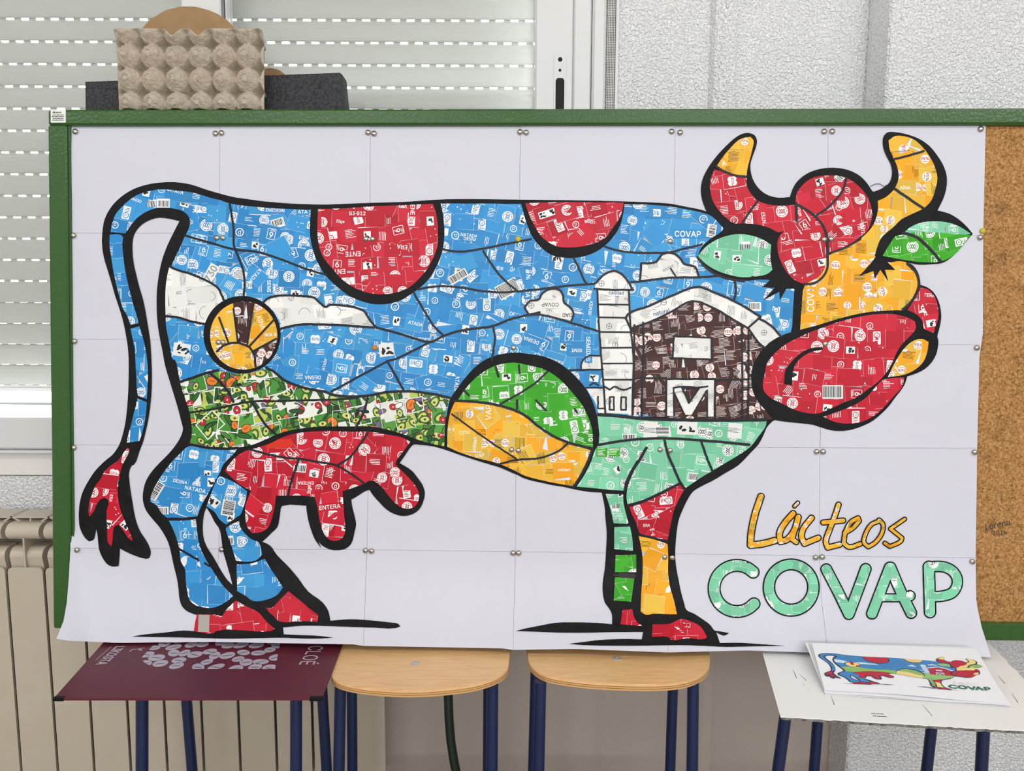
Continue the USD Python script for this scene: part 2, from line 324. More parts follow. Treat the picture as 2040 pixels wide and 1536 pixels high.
# shutter strap beside the window
t0, t1 = X_at(1209, 100, WY - .004), X_at(1225, 100, WY - .004)
zs0, zs1 = 0.95, 2.6
sp = thing('shutter_strap', 'narrow grey woven pull strap of the shutter on the wall beside the window', 'strap', ((t0 + t1) / 2, WY - .006, zs0))
part('webbing', bx(t0, t1, WY - .006, WY - .0035, zs0, zs1), M['strap'], sp)
part('strap_cover', bx(t1 + .001, t1 + .008, WY - .005, WY, zs0, zs1, .001), M['pvc'], sp, label='white edge strip')

# ------------------------------------------------------------------ radiator
RY = 1.600
xr_end = X_at(769, 1420, RY)
rp = 0.080
rtop, rbot = Z_at(50, 1036, RY + .02), 0.11
rad = thing('radiator', 'cream ribbed radiator under the window, at the left behind the stools', 'radiator', (xr_end - 0.6, RY + .05, rbot))
zl = [Z_at(50, p, RY) for p in (1046, 1078, 1097, 1131)]
def section(x1):
    x0 = x1 - rp; g = .0030; a, b = x0 + g, x1 - g; mid = (a + b) / 2
    ms = []
    # front panel with rounded upper corners
    r = .010
    pp = Polygon([(a, rbot), (b, rbot), (b, zl[3] - r)] + [(b - r + r * math.cos(t), zl[3] - r + r * math.sin(t)) for t in np.linspace(0, math.pi / 2, 6)] + [(a + r - r * math.sin(t), zl[3] - r + r * math.cos(t)) for t in np.linspace(0, math.pi / 2, 6)] + [(a, zl[3] - r)])
    ms.append(plate(pp.buffer(-.0012).buffer(.0012), RY + .006, .006))
    # core behind, with the upper deflectors
    ms.append(bx(mid - .028, mid + .028, RY + .02, RY + .07, rbot, zl[2] - .01))
    # round nosed top bar
    c = (zl[0] + zl[1]) / 2; h = (zl[0] - zl[1]) / 2
    nose = [(RY - .002 + .020 * (1 - math.sin(t)), c + h * math.cos(t)) for t in np.linspace(0, math.pi, 12)]
    poly = Polygon(nose + [(RY + .085, zl[1]), (RY + .085, zl[0])])
    e = trimesh.creation.extrude_polygon(poly, b - a - .004, engine='earcut'); v = e.vertices
    ms.append(trimesh.Trimesh(np.stack([a + .002 + v[:, 2], v[:, 0], v[:, 1]], 1), e.faces, process=False))
    # second deflector, lower and further back, curving forwards
    nose = [(RY + .006 + .020 * (1 - math.sin(t)), (zl[2] + zl[3]) / 2 + .002 + (zl[2] - zl[3]) / 2 * math.cos(t)) for t in np.linspace(0, math.pi / 2, 8)]
    poly = Polygon(nose + [(RY + .012, zl[3] - .01), (RY + .05, zl[3] - .01), (RY + .05, zl[2] + .002)])
    e = trimesh.creation.extrude_polygon(poly.buffer(0), b - a - .005, engine='earcut'); v = e.vertices
    ms.append(trimesh.Trimesh(np.stack([a + .0025 + v[:, 2], v[:, 0], v[:, 1]], 1), e.faces, process=False))
    # central fin from panel to the top bar
    ms.append(bx(mid - .002, mid + .002, RY + .001, RY + .08, zl[3] - .004, zl[1] + .006, .0008))
    # slanting top vanes
    for sgn in (-1, 1):
        vn = bx(-.024, .024, RY + .03, RY + .085, -.0016, .0016); vn.apply_transform(trimesh.transformations.rotation_matrix(-sgn * .5, (0, 1, 0))); vn.apply_translation((mid + sgn * .022, 0, rtop - .006)); ms.append(vn)
    ms.append(bx(a, b, RY + .028, RY + .085, rtop + .002, rtop + .005))
    ms.append(bx(mid - .0016, mid + .0016, RY + .03, RY + .085, zl[0] - .002, rtop + .003))
    return cat(*ms)
nsec = 14
for k in range(nsec):
    part('section', section(xr_end - k * rp), M['radiator'], rad)
for q in (2, 6, 10): part('wall_bracket', bx(xr_end - q * rp - .01, xr_end - q * rp + .01, RY + .07, WY - .004, .5, .52), M['radiator'], rad)

# ------------------------------------------------------------------ the pin board: plane in space
u = np.array([1, .0062, -.0215]); w = np.array([-.010, 1, .0273])
to_world = lambda a: a[0] * RT - a[1] * UP + a[2] * FW
EX = to_world(u); EX /= np.linalg.norm(EX)
EZ = -to_world(w); EZ -= EX * (EZ @ EX); EZ /= np.linalg.norm(EZ)
EY = np.cross(EZ, EX)                       # into the board
P0 = C + FW * 1.524
def on_board(px, py, off=0.0):
    """The point of the plane that lies 'off' metres in front of the cork."""
    r = rays(px, py); o = np.asarray(off, float)
    t = (((P0 - C) @ EY) - o) / (r @ EY)
    return C + r * t[..., None]
def bl(px, py, off=0.0):
    d = on_board(px, py, off) - P0; return float(d @ EX), float(d @ EZ)
def bworld(mesh):
    """Board axes (x right, y into the board, z up) to the world."""
    v, f = arrays(mesh); return trimesh.Trimesh(P0 + v @ np.array([EX, EY, EZ]), f, process=False)
FR = .014                                   # how far the frame stands in front of the cork
ax0 = (bl(97, 217, FR)[0] + bl(103, 1250, FR)[0]) / 2
ax0i = (bl(135, 250, FR)[0] + bl(138, 1200, FR)[0]) / 2
az1, az1i = bl(400, 217, FR)[1], bl(400, 249, FR)[1]
az0, az0i = bl(2000, 1277, FR)[1], bl(2000, 1243, FR)[1]
ax1 = bl(2330, 700, FR)[0]; fw = ax0i - ax0
BD = .045                                    # depth of the frame
bbase = P0 + EX * (ax0 + ax1) / 2 + EZ * az0
pb = thing('pin_board', 'large cork pin board with a green metal frame, carrying the cow poster', 'pin board', (bbase[0], bbase[1], 0.0))
part('cork_panel', bworld(bx(ax0 + .01, ax1 - .01, 0, .012, az0 + .01, az1 - .01)), M['cork'], pb)
part('backing', bworld(bx(ax0 + .012, ax1 - .012, .0125, .02, az0 + .012, az1 - .012)), M['panel_core'], pb)
part('top_rail', bworld(bx(ax0, ax1, -FR, BD - FR, az1i, az1, .004)), M['green'], pb)
part('bottom_rail', bworld(bx(ax0 + fw * .98, ax1 - fw * .98, -FR, BD - FR, az0, az0i, .003)), M['green'], pb)
part('side_rail', bworld(bx(ax0, ax0i, -FR, BD - FR, az0, az1i + .001, .003)), M['green'], pb)
part('side_rail', bworld(bx(ax1 - fw, ax1, -FR, BD - FR, az0, az1i + .001, .003)), M['green'], pb)
part('inner_lip', bworld(bx(ax0i, ax0i + .004, -FR + .006, .0, az0i, az1i)), M['green'], pb)
# maker's sticker on the corner
sa, sb_ = bl(101, 218.5, FR), bl(131.5, 244.5, FR)
stk = part('sticker', bworld(bx(sa[0], sb_[0], -FR - .0006, -FR, sb_[1], sa[1], .0003)), M['sticker'], pb)
def text_shape(text, h, bold=False):
    """Shapely outline of the lettering, capitals h tall, y up, starting at the origin."""
    from PIL import Image, ImageDraw, ImageFont
    key = (text, bold)
    if key not in _tx:
        font = ImageFont.truetype(glob.glob('/opt/blender-*/*/datafiles/fonts/Inter.woff2')[0], 48)
        b = font.getbbox(text, anchor='ls', stroke_width=int(bold))
        im = Image.new('L', (b[2] - b[0] + 8, b[3] - b[1] + 8)); ImageDraw.Draw(im).text((4 - b[0], 4 - b[1]), text, 255, font, anchor='ls', stroke_width=int(bold))
        on = np.pad(np.asarray(im) > 127, ((0, 0), (1, 1))).astype(np.int8)
        r_, s_ = np.nonzero(np.diff(on, axis=1) == 1); e_ = np.nonzero(np.diff(on, axis=1) == -1)[1]
        shp = unary_union(shapely.box(s_, -r_ - 1.0, e_, -r_ * 1.0)).buffer(.5).buffer(-.5).simplify(.75)
        _tx[key] = affinity.translate(shp, -4, 4 - b[1])
    return affinity.scale(_tx[key], h / 35.0, h / 35.0, origin=(0, 0))
_tx = {}
def flat_on(poly, place, thick=.0003):
    """Extrudes a flat shape; place(x, y) gives frame: origin, ex, ey, normal."""
    o, ex, ey, en = place
    ms = []
    for g in getattr(poly, 'geoms', [poly]):
        if g.is_empty or g.geom_type != 'Polygon' or g.area < 1e-9: continue
        e = trimesh.creation.extrude_polygon(g, thick, engine='earcut'); v = e.vertices
        ms.append(trimesh.Trimesh(o + v[:, :1] * ex + v[:, 1:2] * ey + v[:, 2:3] * en, e.faces, process=False))
    return cat(*ms)
stw, sth = sb_[0] - sa[0], sa[1] - sb_[1]
so = P0 + EX * sa[0] + EZ * sb_[1] - EY * (FR + .0006)
shp = [affinity.translate(text_shape('Murano', .0034, True), stw * .14, sth * .72)]
for row, (x0_, x1_) in enumerate(((.14, .86), (.07, .9), (.15, .84), (.12, .88))):
    x_ = x0_
    while x_ < x1_:
        wd = rng.uniform(.08, .2); shp.append(sbox(x_ * stw, sth * (.56 - .13 * row), min(x_ + wd, x1_) * stw, sth * (.61 - .13 * row))); x_ += wd + .03
part('sticker_print', flat_on(unary_union(shp), (so, EX, EZ, -EY)), M['dark_ink'], stk)
# handwriting left on the bare cork
def cork_word(px, py, text, h, ang):
    a = affinity.rotate(text_shape(text, h), ang, origin=(0, 0)); o = on_board(px, py, .0003)
    return flat_on(a, (o, EX, EZ, -EY), .0002)
part('pen_writing', cat(cork_word(1963, 1056, 'Lorena', .011, 12), cork_word(1977, 1066, '2014', .008, 6)), M['dark_ink'], pb)
# the stand: bent dark green tube under the bottom rail
def leg_pts(pxs):
    return np.array([on_board(x, y, o) for x, y, o in pxs])
sp_ = leg_pts([(892, 1255, -.02), (893, 1300, -.02), (893, 1385, -.02), (894.5, 1430, -.02), (898, 1475, -.02), (905, 1520, -.02), (914, 1560, -.02), (924, 1610, -.02)])
lastp = sp_[-1]; sp_ = np.vstack([sp_, [lastp[0] + .03, lastp[1] - .02, .06], [lastp[0] + .04, lastp[1] - .06, .012]])
part('stand_leg', tube(sp_, .0092), M['dark_green'], pb, smooth=50)
sp2 = leg_pts([(2200, 1270, -.02), (2200, 1400, -.02), (2195, 1500, -.02)])
sp2 = np.vstack([sp2, [sp2[-1][0], sp2[-1][1], .012]])
part('stand_leg', tube(sp2, .0092), M['dark_green'], pb, smooth=50)
for q_ in (sp_, sp2): part('stand_foot', bx(q_[-1][0] - .02, q_[-1][0] + .02, q_[-1][1] - .2, q_[-1][1] + .2, 0, .02, .004), M['dark_green'], pb)

# ------------------------------------------------------------------ what stands on the board's top rail
topz = az1
def brail(px, py, back):                     # a point above the rail, 'back' metres behind the frame's face, in board axes
    d = on_board(px, py, FR - back) - P0; return float(d @ EX), float(back - FR), float(d @ EZ)
# egg tray: a height field of posts and pits
def egg_tray():
    X0, X1, Y1, Y0 = 228.0, 524.0, 59.0, 216.0
    nu, nv = 190, 104
    U, V = np.meshgrid(np.linspace(0, 1, nu), np.linspace(0, 1, nv), indexing='ij')
    pxx = X0 + (X1 - X0) * U; pyy = Y1 + (Y0 - Y1) * V
    cu = np.cos(2 * np.pi * (pxx - 249.5) / 48.0); cv = np.cos(2 * np.pi * (pyy - 108.0) / 47.5)
    dd = np.hypot((((pxx - 249.5 + 24) % 48) - 24), (((pyy - 108 + 23.75) % 47.5) - 23.75))
    h = np.where(dd < 24, 1.0 - .45 * np.clip((dd - 6) / 18, 0, 1) ** 1.1, .55 - .62 * np.clip((dd - 24) / 7, 0, 1) ** .8)
    h = np.where(dd < 7, 1.0 - .05 * (dd < 5.5), h)
    P = np.stack([U * 9, V * 5, 0 * U], -1); h = h + .13 * (meshkit.fbm(P * 9, 3, 5) - .5)
    edge = np.minimum(np.minimum(U, 1 - U) * 296, V * 158)
    rim = np.clip(edge / 5.0, 0, 1); h = np.maximum(h, .02); h = rim * h + (1 - rim) * (.62 + .25 * np.clip(1 - V * 8, 0, 1))
    # the upper edge dips twice
    dip = 13.0 * (np.exp(-((pxx - 346) / 11) ** 2) + np.exp(-((pxx - 397) / 12) ** 2)) * np.clip(1 - V * 4, 0, 1) + 3.0 * (np.clip(1 - U * 40, 0, 1) + np.clip(1 - (1 - U) * 40, 0, 1)) * np.clip(1 - V * 14, 0, 1)
    pyy = pyy + dip; pxx = pxx + 5.0 * V * (1 - U) - 0.5 * V
    back = .049 - .045 * h - .004 * (1 - V)
    d = on_board(pxx, np.minimum(pyy, 300), 0) - P0
    A = np.stack([d @ EX, back - FR + .002, d @ EZ], -1)
    low = topz + .0002; A[..., 2] = np.maximum(A[..., 2], low)
    Bk = A.copy(); Bk[..., 1] += .0022
    v = np.vstack([A.reshape(-1, 3), Bk.reshape(-1, 3)]); N = nu * nv
    i, j = np.meshgrid(np.arange(nu - 1), np.arange(nv - 1), indexing='ij'); q = i * nv + j
    f1 = np.stack([q, q + nv, q + nv + 1, q + 1], -1).reshape(-1, 4)
    f = [f1[:, [0, 2, 1]], f1[:, [0, 3, 2]], N + f1[:, [0, 1, 2]], N + f1[:, [0, 2, 3]]]
    ring = [k * nv for k in range(nu)] + [(nu - 1) * nv + k for k in range(1, nv)] + [k * nv + nv - 1 for k in range(nu - 2, -1, -1)] + [k for k in range(nv - 2, 0, -1)]
    rg = np.array(ring); nx = np.roll(rg, -1)
    f += [np.stack([rg, nx, nx + N], 1), np.stack([rg, nx + N, rg + N], 1)]
    return bworld((v, np.vstack(f)))
single('egg_tray', egg_tray(), M['pulp'], 'grey moulded pulp egg tray standing upright on the green rail', 'egg tray', smooth=40)
def disc(cx, cy, r, back, thick, wob, seed, jag=False):
    c3 = brail(cx, cy, back); k = .00104
    pts = []
    rr = random.Random(seed)
    for t in np.linspace(0, 2 * math.pi, 72, endpoint=False):
        q = r * (1 + wob * math.sin(3 * t + 1) + rr.uniform(-.006, .006))
        pts.append((c3[0] + q * k * math.cos(t), c3[2] + q * k * math.sin(t)))
    pg = Polygon(pts).intersection(sbox(-9, topz + .0003, 9, 9))
    e = trimesh.creation.extrude_polygon(pg, thick, engine='earcut'); v = e.vertices
    return bworld(trimesh.Trimesh(np.stack([v[:, 0], c3[1] + thick - v[:, 2], v[:, 1]], 1), e.faces[:, ::-1] if False else e.faces, process=False))
BK = BD - .004
single('cardboard_disc', disc(377, 133, 118, .0965, .004, .012, 3), M['cardboard'], 'round brown cardboard disc rising behind the egg tray', 'cardboard disc')
single('cardboard_disc', disc(540, 172, 36, .1015, .0035, .02, 9), M['cardboard'], 'small torn cardboard disc peeking out above the black foam', 'cardboard disc')
# long black foam block with a bevelled right end
b0, b1 = brail(170, 163, .057), brail(681, 145, .057); b2 = brail(694, 216, .057)
ft = .036
def fb(x, z, yy): return (x, yy, z)
zt0 = topz + .0003
fo = [(b0[0], zt0), (b2[0] - .004, zt0), (b1[0] + .001, b1[2] - .004), (b1[0] - .004, b1[2]), (b0[0], b0[2])]
pg = Polygon(fo)
e = trimesh.creation.extrude_polygon(pg, ft, engine='earcut'); v = e.vertices
fm = bworld(trimesh.Trimesh(np.stack([v[:, 0], 0.057 - FR + ft - v[:, 2], v[:, 1]], 1), e.faces, process=False))
single('foam_block', fm, M['foam'], 'long charcoal foam block lying on the green rail behind the egg tray', 'foam block')
# narrow back ledge of the board that carries them
part('back_ledge', bworld(bx(ax0 + .02, ax1 - .02, BD - FR - .001, .109, az1 - .03, az1 - .0002, .002)), M['green'], pb)

# ------------------------------------------------------------------ the poster: traced outlines, in picture coordinates of the board's plane
TILES = {'A': (140, 340, 4), 'B': (140, 700, 4), 'C': (140, 920, 4), 'D': (600, 340, 4), 'E': (600, 700, 4), 'F': (1020, 340, 4), 'G': (1020, 650, 4),
         'H': (1020, 920, 4), 'I': (1370, 240, 4), 'J': (1480, 500, 4), 'K': (1380, 960, 3.4), 'L': (1340, 0, 2.899), 'Z': (0, 1006, 2.899), 'Y': (600, 1106, 2.757), 'X': (1300, 1006, 2.757), 'P': (0, 0, 1)}
def T(s):
    out, t = [], None
    for tok in s.split():
        if tok in TILES: t = TILES[tok]
        else:
            x, y = tok.split(','); out.append((t[0] + float(x) / t[2], t[1] + float(y) / t[2]))
    return np.array(out)
def smooth(p, closed=True, n=4, corner=52):
    p = np.asarray(p, float); N = len(p)
    if N < 3: return p
    nx, pv = np.roll(p, -1, 0), np.roll(p, 1, 0)
    a, b = p - pv, nx - p
    la, lb = np.linalg.norm(a, axis=1), np.linalg.norm(b, axis=1)
    cosv = (a * b).sum(1) / np.maximum(la * lb, 1e-9)
    sharp = cosv < math.cos(math.radians(corner))
    if not closed: sharp[0] = sharp[-1] = True
    d = (a / np.maximum(la, 1e-9)[:, None] + b / np.maximum(lb, 1e-9)[:, None]) / 2
    out = []
    for i in range(N if closed else N - 1):
        j = (i + 1) % N; seg = p[j] - p[i]; L = np.linalg.norm(seg)
        t0 = seg if sharp[i] else d[i] * L
        t1 = seg if sharp[j] else d[j] * L
        for t in np.arange(n) / n:
            out.append((2 * t**3 - 3 * t**2 + 1) * p[i] + (t**3 - 2 * t**2 + t) * t0 + (-2 * t**3 + 3 * t**2) * p[j] + (t**3 - t**2) * t1)
    if not closed: out.append(p[-1])
    return np.array(out)
def PG(s, corner=52):
    g = Polygon(smooth(T(s), True, 3, corner))
    return g if g.is_valid else g.buffer(0)

SIL = PG('''A 1200,185 1080,150 960,110 840,92 760,92 640,105 520,140 430,190 350,260 300,330 270,400 257,480 252,560 258,640 275,720 300,800 330,900 355,990 385,1080 410,1160 430,1240 445,1320 458,1400
B 465,60 465,200 460,350 450,480 435,590 410,690 390,745 340,820 280,870 200,950 140,1040 95,1130 72,1230 68,1330 75,1400 95,1450 120,1490 C 150,635 185,620 200,575 207,535 215,570 222,640 230,700 260,770 300,820 340,835 385,830 390,780 395,690 440,715 520,750 600,772 628,768 640,735 635,690 600,620 560,560 530,490 510,410 495,320 480,230 470,150 468,90 490,30
B 510,900 550,800 580,720 600,640 620,550 635,450 645,350 650,200 645,50 A 636,1350 620,1250 600,1130 580,1030 550,930 525,830 505,740 495,640 500,540 525,480 570,430 630,395 700,375 770,380 830,392 870,402 850,440 820,500 790,560 760,630 735,700 715,780 700,870 690,960 688,1060 690,1150 700,1250 715,1340 735,1440
B 755,110 790,230 830,360 865,480 885,560 898,620 880,680 830,760 770,830 700,900 640,970 600,1040 582,1110 578,1180 600,1260 650,1330 710,1400 760,1480 C 775,630 795,690 810,760 830,850 850,930 862,1010 870,1090 890,1150 930,1190 990,1215 1010,1222 995,1290 985,1350 900,1345 760,1360 600,1375 490,1392 640,1396 800,1398 1000,1402 1250,1410 1500,1405 1700,1402 1850,1408 2000,1408 2095,1400 1950,1385 1800,1380 1700,1375 1695,1320
Y 0,388 100,388 300,395 400,398 520,400 545,390 530,376 490,370 400,360 270,352 160,360 Z 1895,610 1860,560 1780,500 1720,420 1660,350 1600,290 1560,235 1515,212 C 1560,610 1600,570 1650,520 1665,460 1672,410 1682,360 1695,350 1880,350 1885,400 1900,480 1925,560 1950,620 2000,690
Z 1790,90 1815,160 1850,225 1900,255 1950,262 2000,250 E 400,1530 425,1440 437,1380 425,1310 405,1230 400,1180 430,1165 520,1110 545,1105 575,1150 620,1200 680,1260 740,1295 810,1312 880,1300 940,1260 975,1190 985,1130 970,1070 930,1010 880,950 820,910 785,890 830,825 885,750 900,742 950,745 1040,755 1150,785 1250,820 1400,870 1550,915 1680,955 1760,1005 1880,1040 2040,1068
G 500,1300 620,1320 715,1325 725,1370 740,1450 H 745,450 755,560 750,700 740,850 725,950 722,1020 740,1120 775,1170 795,1210 798,1295 700,1285 500,1280 350,1283 200,1310 100,1330 30,1348 150,1352 350,1360 550,1362 800,1357 1045,1355 1035,1415 900,1412 700,1420 560,1437 455,1450 560,1460 800,1465 1000,1465 1250,1462 1400,1462 1560,1468 1700,1475 1850,1472 X 725,773 600,765 480,757 370,758 350,700 H 1690,1385 1730,1365 1650,1350 1615,1345 1580,1300 1520,1255 1450,1210 1390,1180 1370,1120 1345,1030 1330,950 1310,850 1300,740 1305,640 1315,540 1330,460 1370,360 1400,300 1440,240 1500,200 1600,150 1700,90 1800,30
G 1900,1010 1965,940 2005,865 2035,800 J 260,1345 340,1360 450,1372 560,1385 620,1405 700,1428 780,1435 860,1425 940,1400 1020,1360 1100,1300 1160,1240 1220,1160 1260,1110 1290,1060 1310,995 1370,980 1450,940 1510,880 1545,810 1555,730 1550,680 1565,620 1580,540 1575,460 1555,390 1520,330 1470,290 1415,270 1410,220 1390,160 1350,110 1310,90 1400,108 1500,105 1590,95 1650,60 1700,15
L 1733,1350 1700,1310 1650,1265 1600,1235 1530,1215 1570,1130 1585,1040 1570,970 1530,900 1480,840 1420,800 1350,775 1283,763 1240,765 1218,790 1215,840 1230,890 1260,950 1268,1000 1255,1050 1215,1085 1160,1108 I 1470,560 1430,500 1370,440 1280,395 1190,378 1110,378 1020,395 940,430 870,490 835,550 815,610 720,615 640,595 580,555 530,490 505,420 500,350 520,280 545,210 552,160 535,120 490,100 440,105 390,130 330,180 270,240 210,310 150,400 115,480 105,560 115,630 135,690 150,725
F 1500,310 1400,290 1250,262 1070,252 900,245 700,240 400,235 0,230 D 1500,228 1300,226 1100,230 950,240 800,250 600,255 400,262 200,270 0,266 A 1700,258 1550,245 1400,225 1300,210''')
HOLE = PG('C 1085,365 1120,420 1150,480 1190,540 1205,620 1215,700 1240,790 1260,860 1280,930 1292,982 1250,940 1210,880 1180,830 1140,760 1095,690 1065,620 1055,540 1060,450 1070,400')
SIL = SIL.difference(HOLE)
R = []                                       # painter's order: (region, colour kind, polygon); later ones cover earlier ones
def reg(name, col, s, corner=52): R.append((name, col, PG(s, corner)))
R.append(('outline', 'black', SIL))
reg('body', 'blue', '''A 322,490 322,480 335,420 360,350 410,290 470,235 540,190 620,165 700,150 770,150 860,160 950,170 1050,195 1130,220 1195,235 1250,255 1350,275 1500,290 1650,300 1800,308 1910,312 D 550,285 970,268 1100,262 1300,262 1500,262 F 0,265 300,262 600,262 900,268 1070,270 1250,285 1400,310 1550,345 1600,370 1650,420 1688,462 1650,500 1600,530 1560,560 1510,610 1478,690 1500,720 1560,780 1640,830 1740,862 1850,878 1950,870 I 640,1262 700,1330 850,1340
J 410,310 400,450 395,560 388,650 340,660 P 1530,760 1500,830 1190,830 890,830 700,835 500,800 365,775 B 875,240 860,170 835,70 A 815,1500 800,1430 780,1330 765,1250 760,1160 758,1100 758,1000 765,900 780,830 810,750 845,670 880,600 910,530 940,470 955,410 940,360 900,325 840,305 760,295 680,300 600,330 530,380 480,440 440,500''')
reg('tail', 'blue', 'A 315,510 400,510 420,530 415,580 425,700 435,780 455,880 480,980 500,1060 525,1140 545,1215 480,1228 450,1150 420,1100 390,1000 360,880 340,780 325,680 312,590')
reg('tail', 'blue', 'A 480,1260 550,1240 570,1300 595,1400 610,1490 B 618,150 615,300 610,380 540,355 530,300 525,200 520,100 A 510,1400 490,1310')
reg('tail', 'blue', 'B 535,375 610,405 605,480 590,580 570,660 550,715 450,728 460,670 480,600 500,520 520,440')
reg('tailtip', 'red', 'B 455,770 472,775 465,810 440,860 415,910 400,960 390,1020 380,1080 378,1130 385,1190 400,1260 430,1340 460,1410 490,1480 498,1510 470,1495 430,1440 385,1380 350,1400 340,1450 C 335,640 325,675 300,640 295,560 290,450 292,380 305,340 300,300 270,285 240,300 210,340 190,390 150,440 145,380 155,310 180,240 200,190 B 240,1020 270,960 330,905 380,870 430,800')
reg('cloud', 'white', 'A 790,762 850,790 950,820 1050,860 1130,900 1180,940 1205,990 1225,1035 1160,1080 1110,1140 1080,1200 1070,1222 960,1200 860,1170 760,1158 757,1050 760,930 770,850')
reg('cloud', 'white', 'A 1530,1060 1570,1020 1650,998 1750,995 1860,1000 1940,1010 1980,1045 2035,1085 D 230,1070 330,1075 430,1090 500,1120 535,1170 580,1230 600,1250 500,1245 300,1230 100,1225 A 1840,1225 1750,1240 1680,1258 1670,1200 1620,1120')
reg('cloud', 'white', 'F 1020,875 1030,740 1150,725 1200,665 1290,660 1350,710 1370,740 1460,770 1490,850 1300,845 1150,860')
reg('cloud', 'white', 'F 100,1090 140,1040 215,1025 240,980 300,945 370,945 405,990 415,1050 460,1085 490,1140 475,1195 400,1180 300,1155 200,1145 130,1140')
reg('orchard', 'veg', 'B 875,250 960,222 1080,182 1180,157 1300,175 1450,172 1560,135 1620,165 1700,230 1800,275 1900,305 2040,330 E 250,350 400,365 550,355 680,330 830,323 950,330 1100,355 1185,378 1160,450 1148,560 1143,680 1140,755 1080,745 950,712 880,685 800,655 650,615 540,598 400,598 250,598 100,603 0,615 B 1750,630 1650,660 1550,705 1450,745 1350,765 1200,765 1050,752 950,735 970,650 965,580 950,490 920,390 895,320')
R.append(('sun_ring', 'black', Polygon([(482.3 + 77 * math.cos(t), 667 + 77.5 * math.sin(t)) for t in np.linspace(0, 6.2832, 48)])))
_sun = Point(0, 0).buffer(1, 16); _sun = affinity.translate(affinity.scale(_sun, 67, 68), 485.5, 668.5)
R.append(('sun', 'yellow', _sun))
def wedge(s): return Polygon(T(s)).buffer(0).intersection(_sun)
R.append(('sun', 'brown', wedge('A 1290,1000 1475,1000 1408,1385 1335,1372')))
R.append(('sun', 'brown', wedge('A 1700,1310 1700,1500 1480,1700 1470,1500 1455,1440')))
R.append(('sun', 'yellow', Polygon([(140 + 1322 / 4 + 38 * math.cos(t), 340 + 1535 / 4 + 40 * math.sin(t)) for t in np.linspace(0, 6.28, 30)]).buffer(0).intersection(_sun)))
reg('udder', 'red', '''B 1230,950 1300,860 1380,800 1480,770 1600,730 1700,680 1820,650 E 100,638 250,635 400,640 550,640 700,665 800,685 870,720 820,790 760,870 750,900 800,950 860,1010 910,1070 938,1130 935,1190 900,1240 850,1255 790,1240 730,1190 680,1130 640,1080 590,1040 545,1030 500,1055 420,1085 330,1115 335,1200 345,1330 352,1420 335,1480 300,1505 250,1510 200,1480 160,1400 140,1300 125,1220 105,1160 0,1150
B 1750,1150 1640,1150 1630,1230 1610,1320 1580,1400 1520,1440 1450,1448 1410,1400 1395,1320 1395,1230 1420,1160 1440,1110 1350,1060 1280,1000''')
reg('hindleg', 'blue', 'B 945,755 1100,775 1250,785 1335,775 1290,830 1220,900 1190,970 1140,1060 1100,1130 1060,1200 1020,1290 1010,1325 900,1345 780,1330 720,1280 690,1230 635,1195 650,1130 690,1050 740,970 800,890 870,820')
reg('hindleg', 'blue', 'C 785,468 900,468 1000,458 1010,540 1020,620 1040,690 1070,760 1120,840 1170,920 1220,990 1300,1070 1250,1110 1180,1150 1120,1165 1060,1160 990,1140 945,1090 930,1020 920,940 915,860 880,790 870,700 850,620 820,540')
reg('hindleg', 'blue', 'C 1190,110 1280,150 1350,190 1410,235 1390,330 1345,440 1290,480 1240,500 1190,460 1150,400 1085,355 1120,260 1150,180')
reg('hindleg', 'blue', 'C 1345,470 1355,520 1400,580 1450,620 1500,640 1530,740 1480,785 1400,797 1320,788 1300,720 1270,630 1240,540 1240,518')
reg('hindleg', 'blue', 'C 1325,818 1450,808 1550,772 1600,860 1650,930 1695,1000 1650,1060 1560,1100 1460,1110 1400,1070 1330,1030')
reg('hoof', 'red', 'C 1010,1215 1170,1220 1210,1230 1250,1170 1320,1105 1400,1150 1500,1200 1560,1270 1630,1330 1600,1348 1400,1345 1160,1350 1145,1365 985,1350 995,1280')
reg('hoof', 'red', 'C 1558,1160 1600,1165 1660,1110 1740,1030 1780,1065 1850,1120 1920,1180 1975,1220 1970,1275 1850,1270 1660,1270 1620,1230 1580,1195')
reg('spot_ring', 'black', 'D 78,290 72,400 70,500 90,620 130,730 190,830 270,910 370,990 480,1040 590,1065 700,1060 800,1030 880,980 950,930 1020,860 1080,760 1120,660 1138,560 1140,450 1130,350 1110,255')
reg('spot', 'red', 'D 135,305 350,300 550,285 800,275 960,268 1050,265 1075,340 1090,450 1090,540 1080,620 1050,700 1000,790 940,860 860,930 760,970 640,985 540,975 430,935 330,870 240,770 170,680 140,590 130,510 130,400')
reg('spot_ring', 'black', 'F 68,252 90,330 120,430 165,530 230,610 310,670 400,692 500,695 600,675 680,640 760,580 820,510 860,440 885,350 898,252')
reg('spot', 'red', 'F 105,260 300,252 600,252 890,255 875,330 850,390 800,460 750,530 680,570 580,600 470,612 360,605 290,570 230,520 180,440 140,360')
reg('dome_ring', 'black', 'E 1190,375 1240,300 1300,220 1380,130 1480,60 1580,25 1700,10 G 130,220 250,240 370,290 470,365 560,460 620,550 660,650 685,760 690,870 690,950 640,1010 560,1200 490,1290 300,1262 E 1760,1000 1550,912 1150,783 1145,650 1160,500')
reg('dome', 'green', 'E 1250,385 1300,310 1370,230 1450,165 1560,110 1700,90 1850,120 G 200,325 300,365 400,440 490,540 560,630 610,730 640,830 645,965 500,935 400,900 300,850 200,780 100,710 0,650 E 1560,430 1400,405')
reg('field', 'yellow', 'E 1225,400 1380,405 1560,432 1680,460 G 100,722 200,795 300,862 400,912 500,948 628,987 600,1100 540,1200 495,1275 400,1260 250,1230 100,1190 0,1140 E 1560,890 1400,850 1250,800 1165,760 1165,650 1175,550 1195,470')
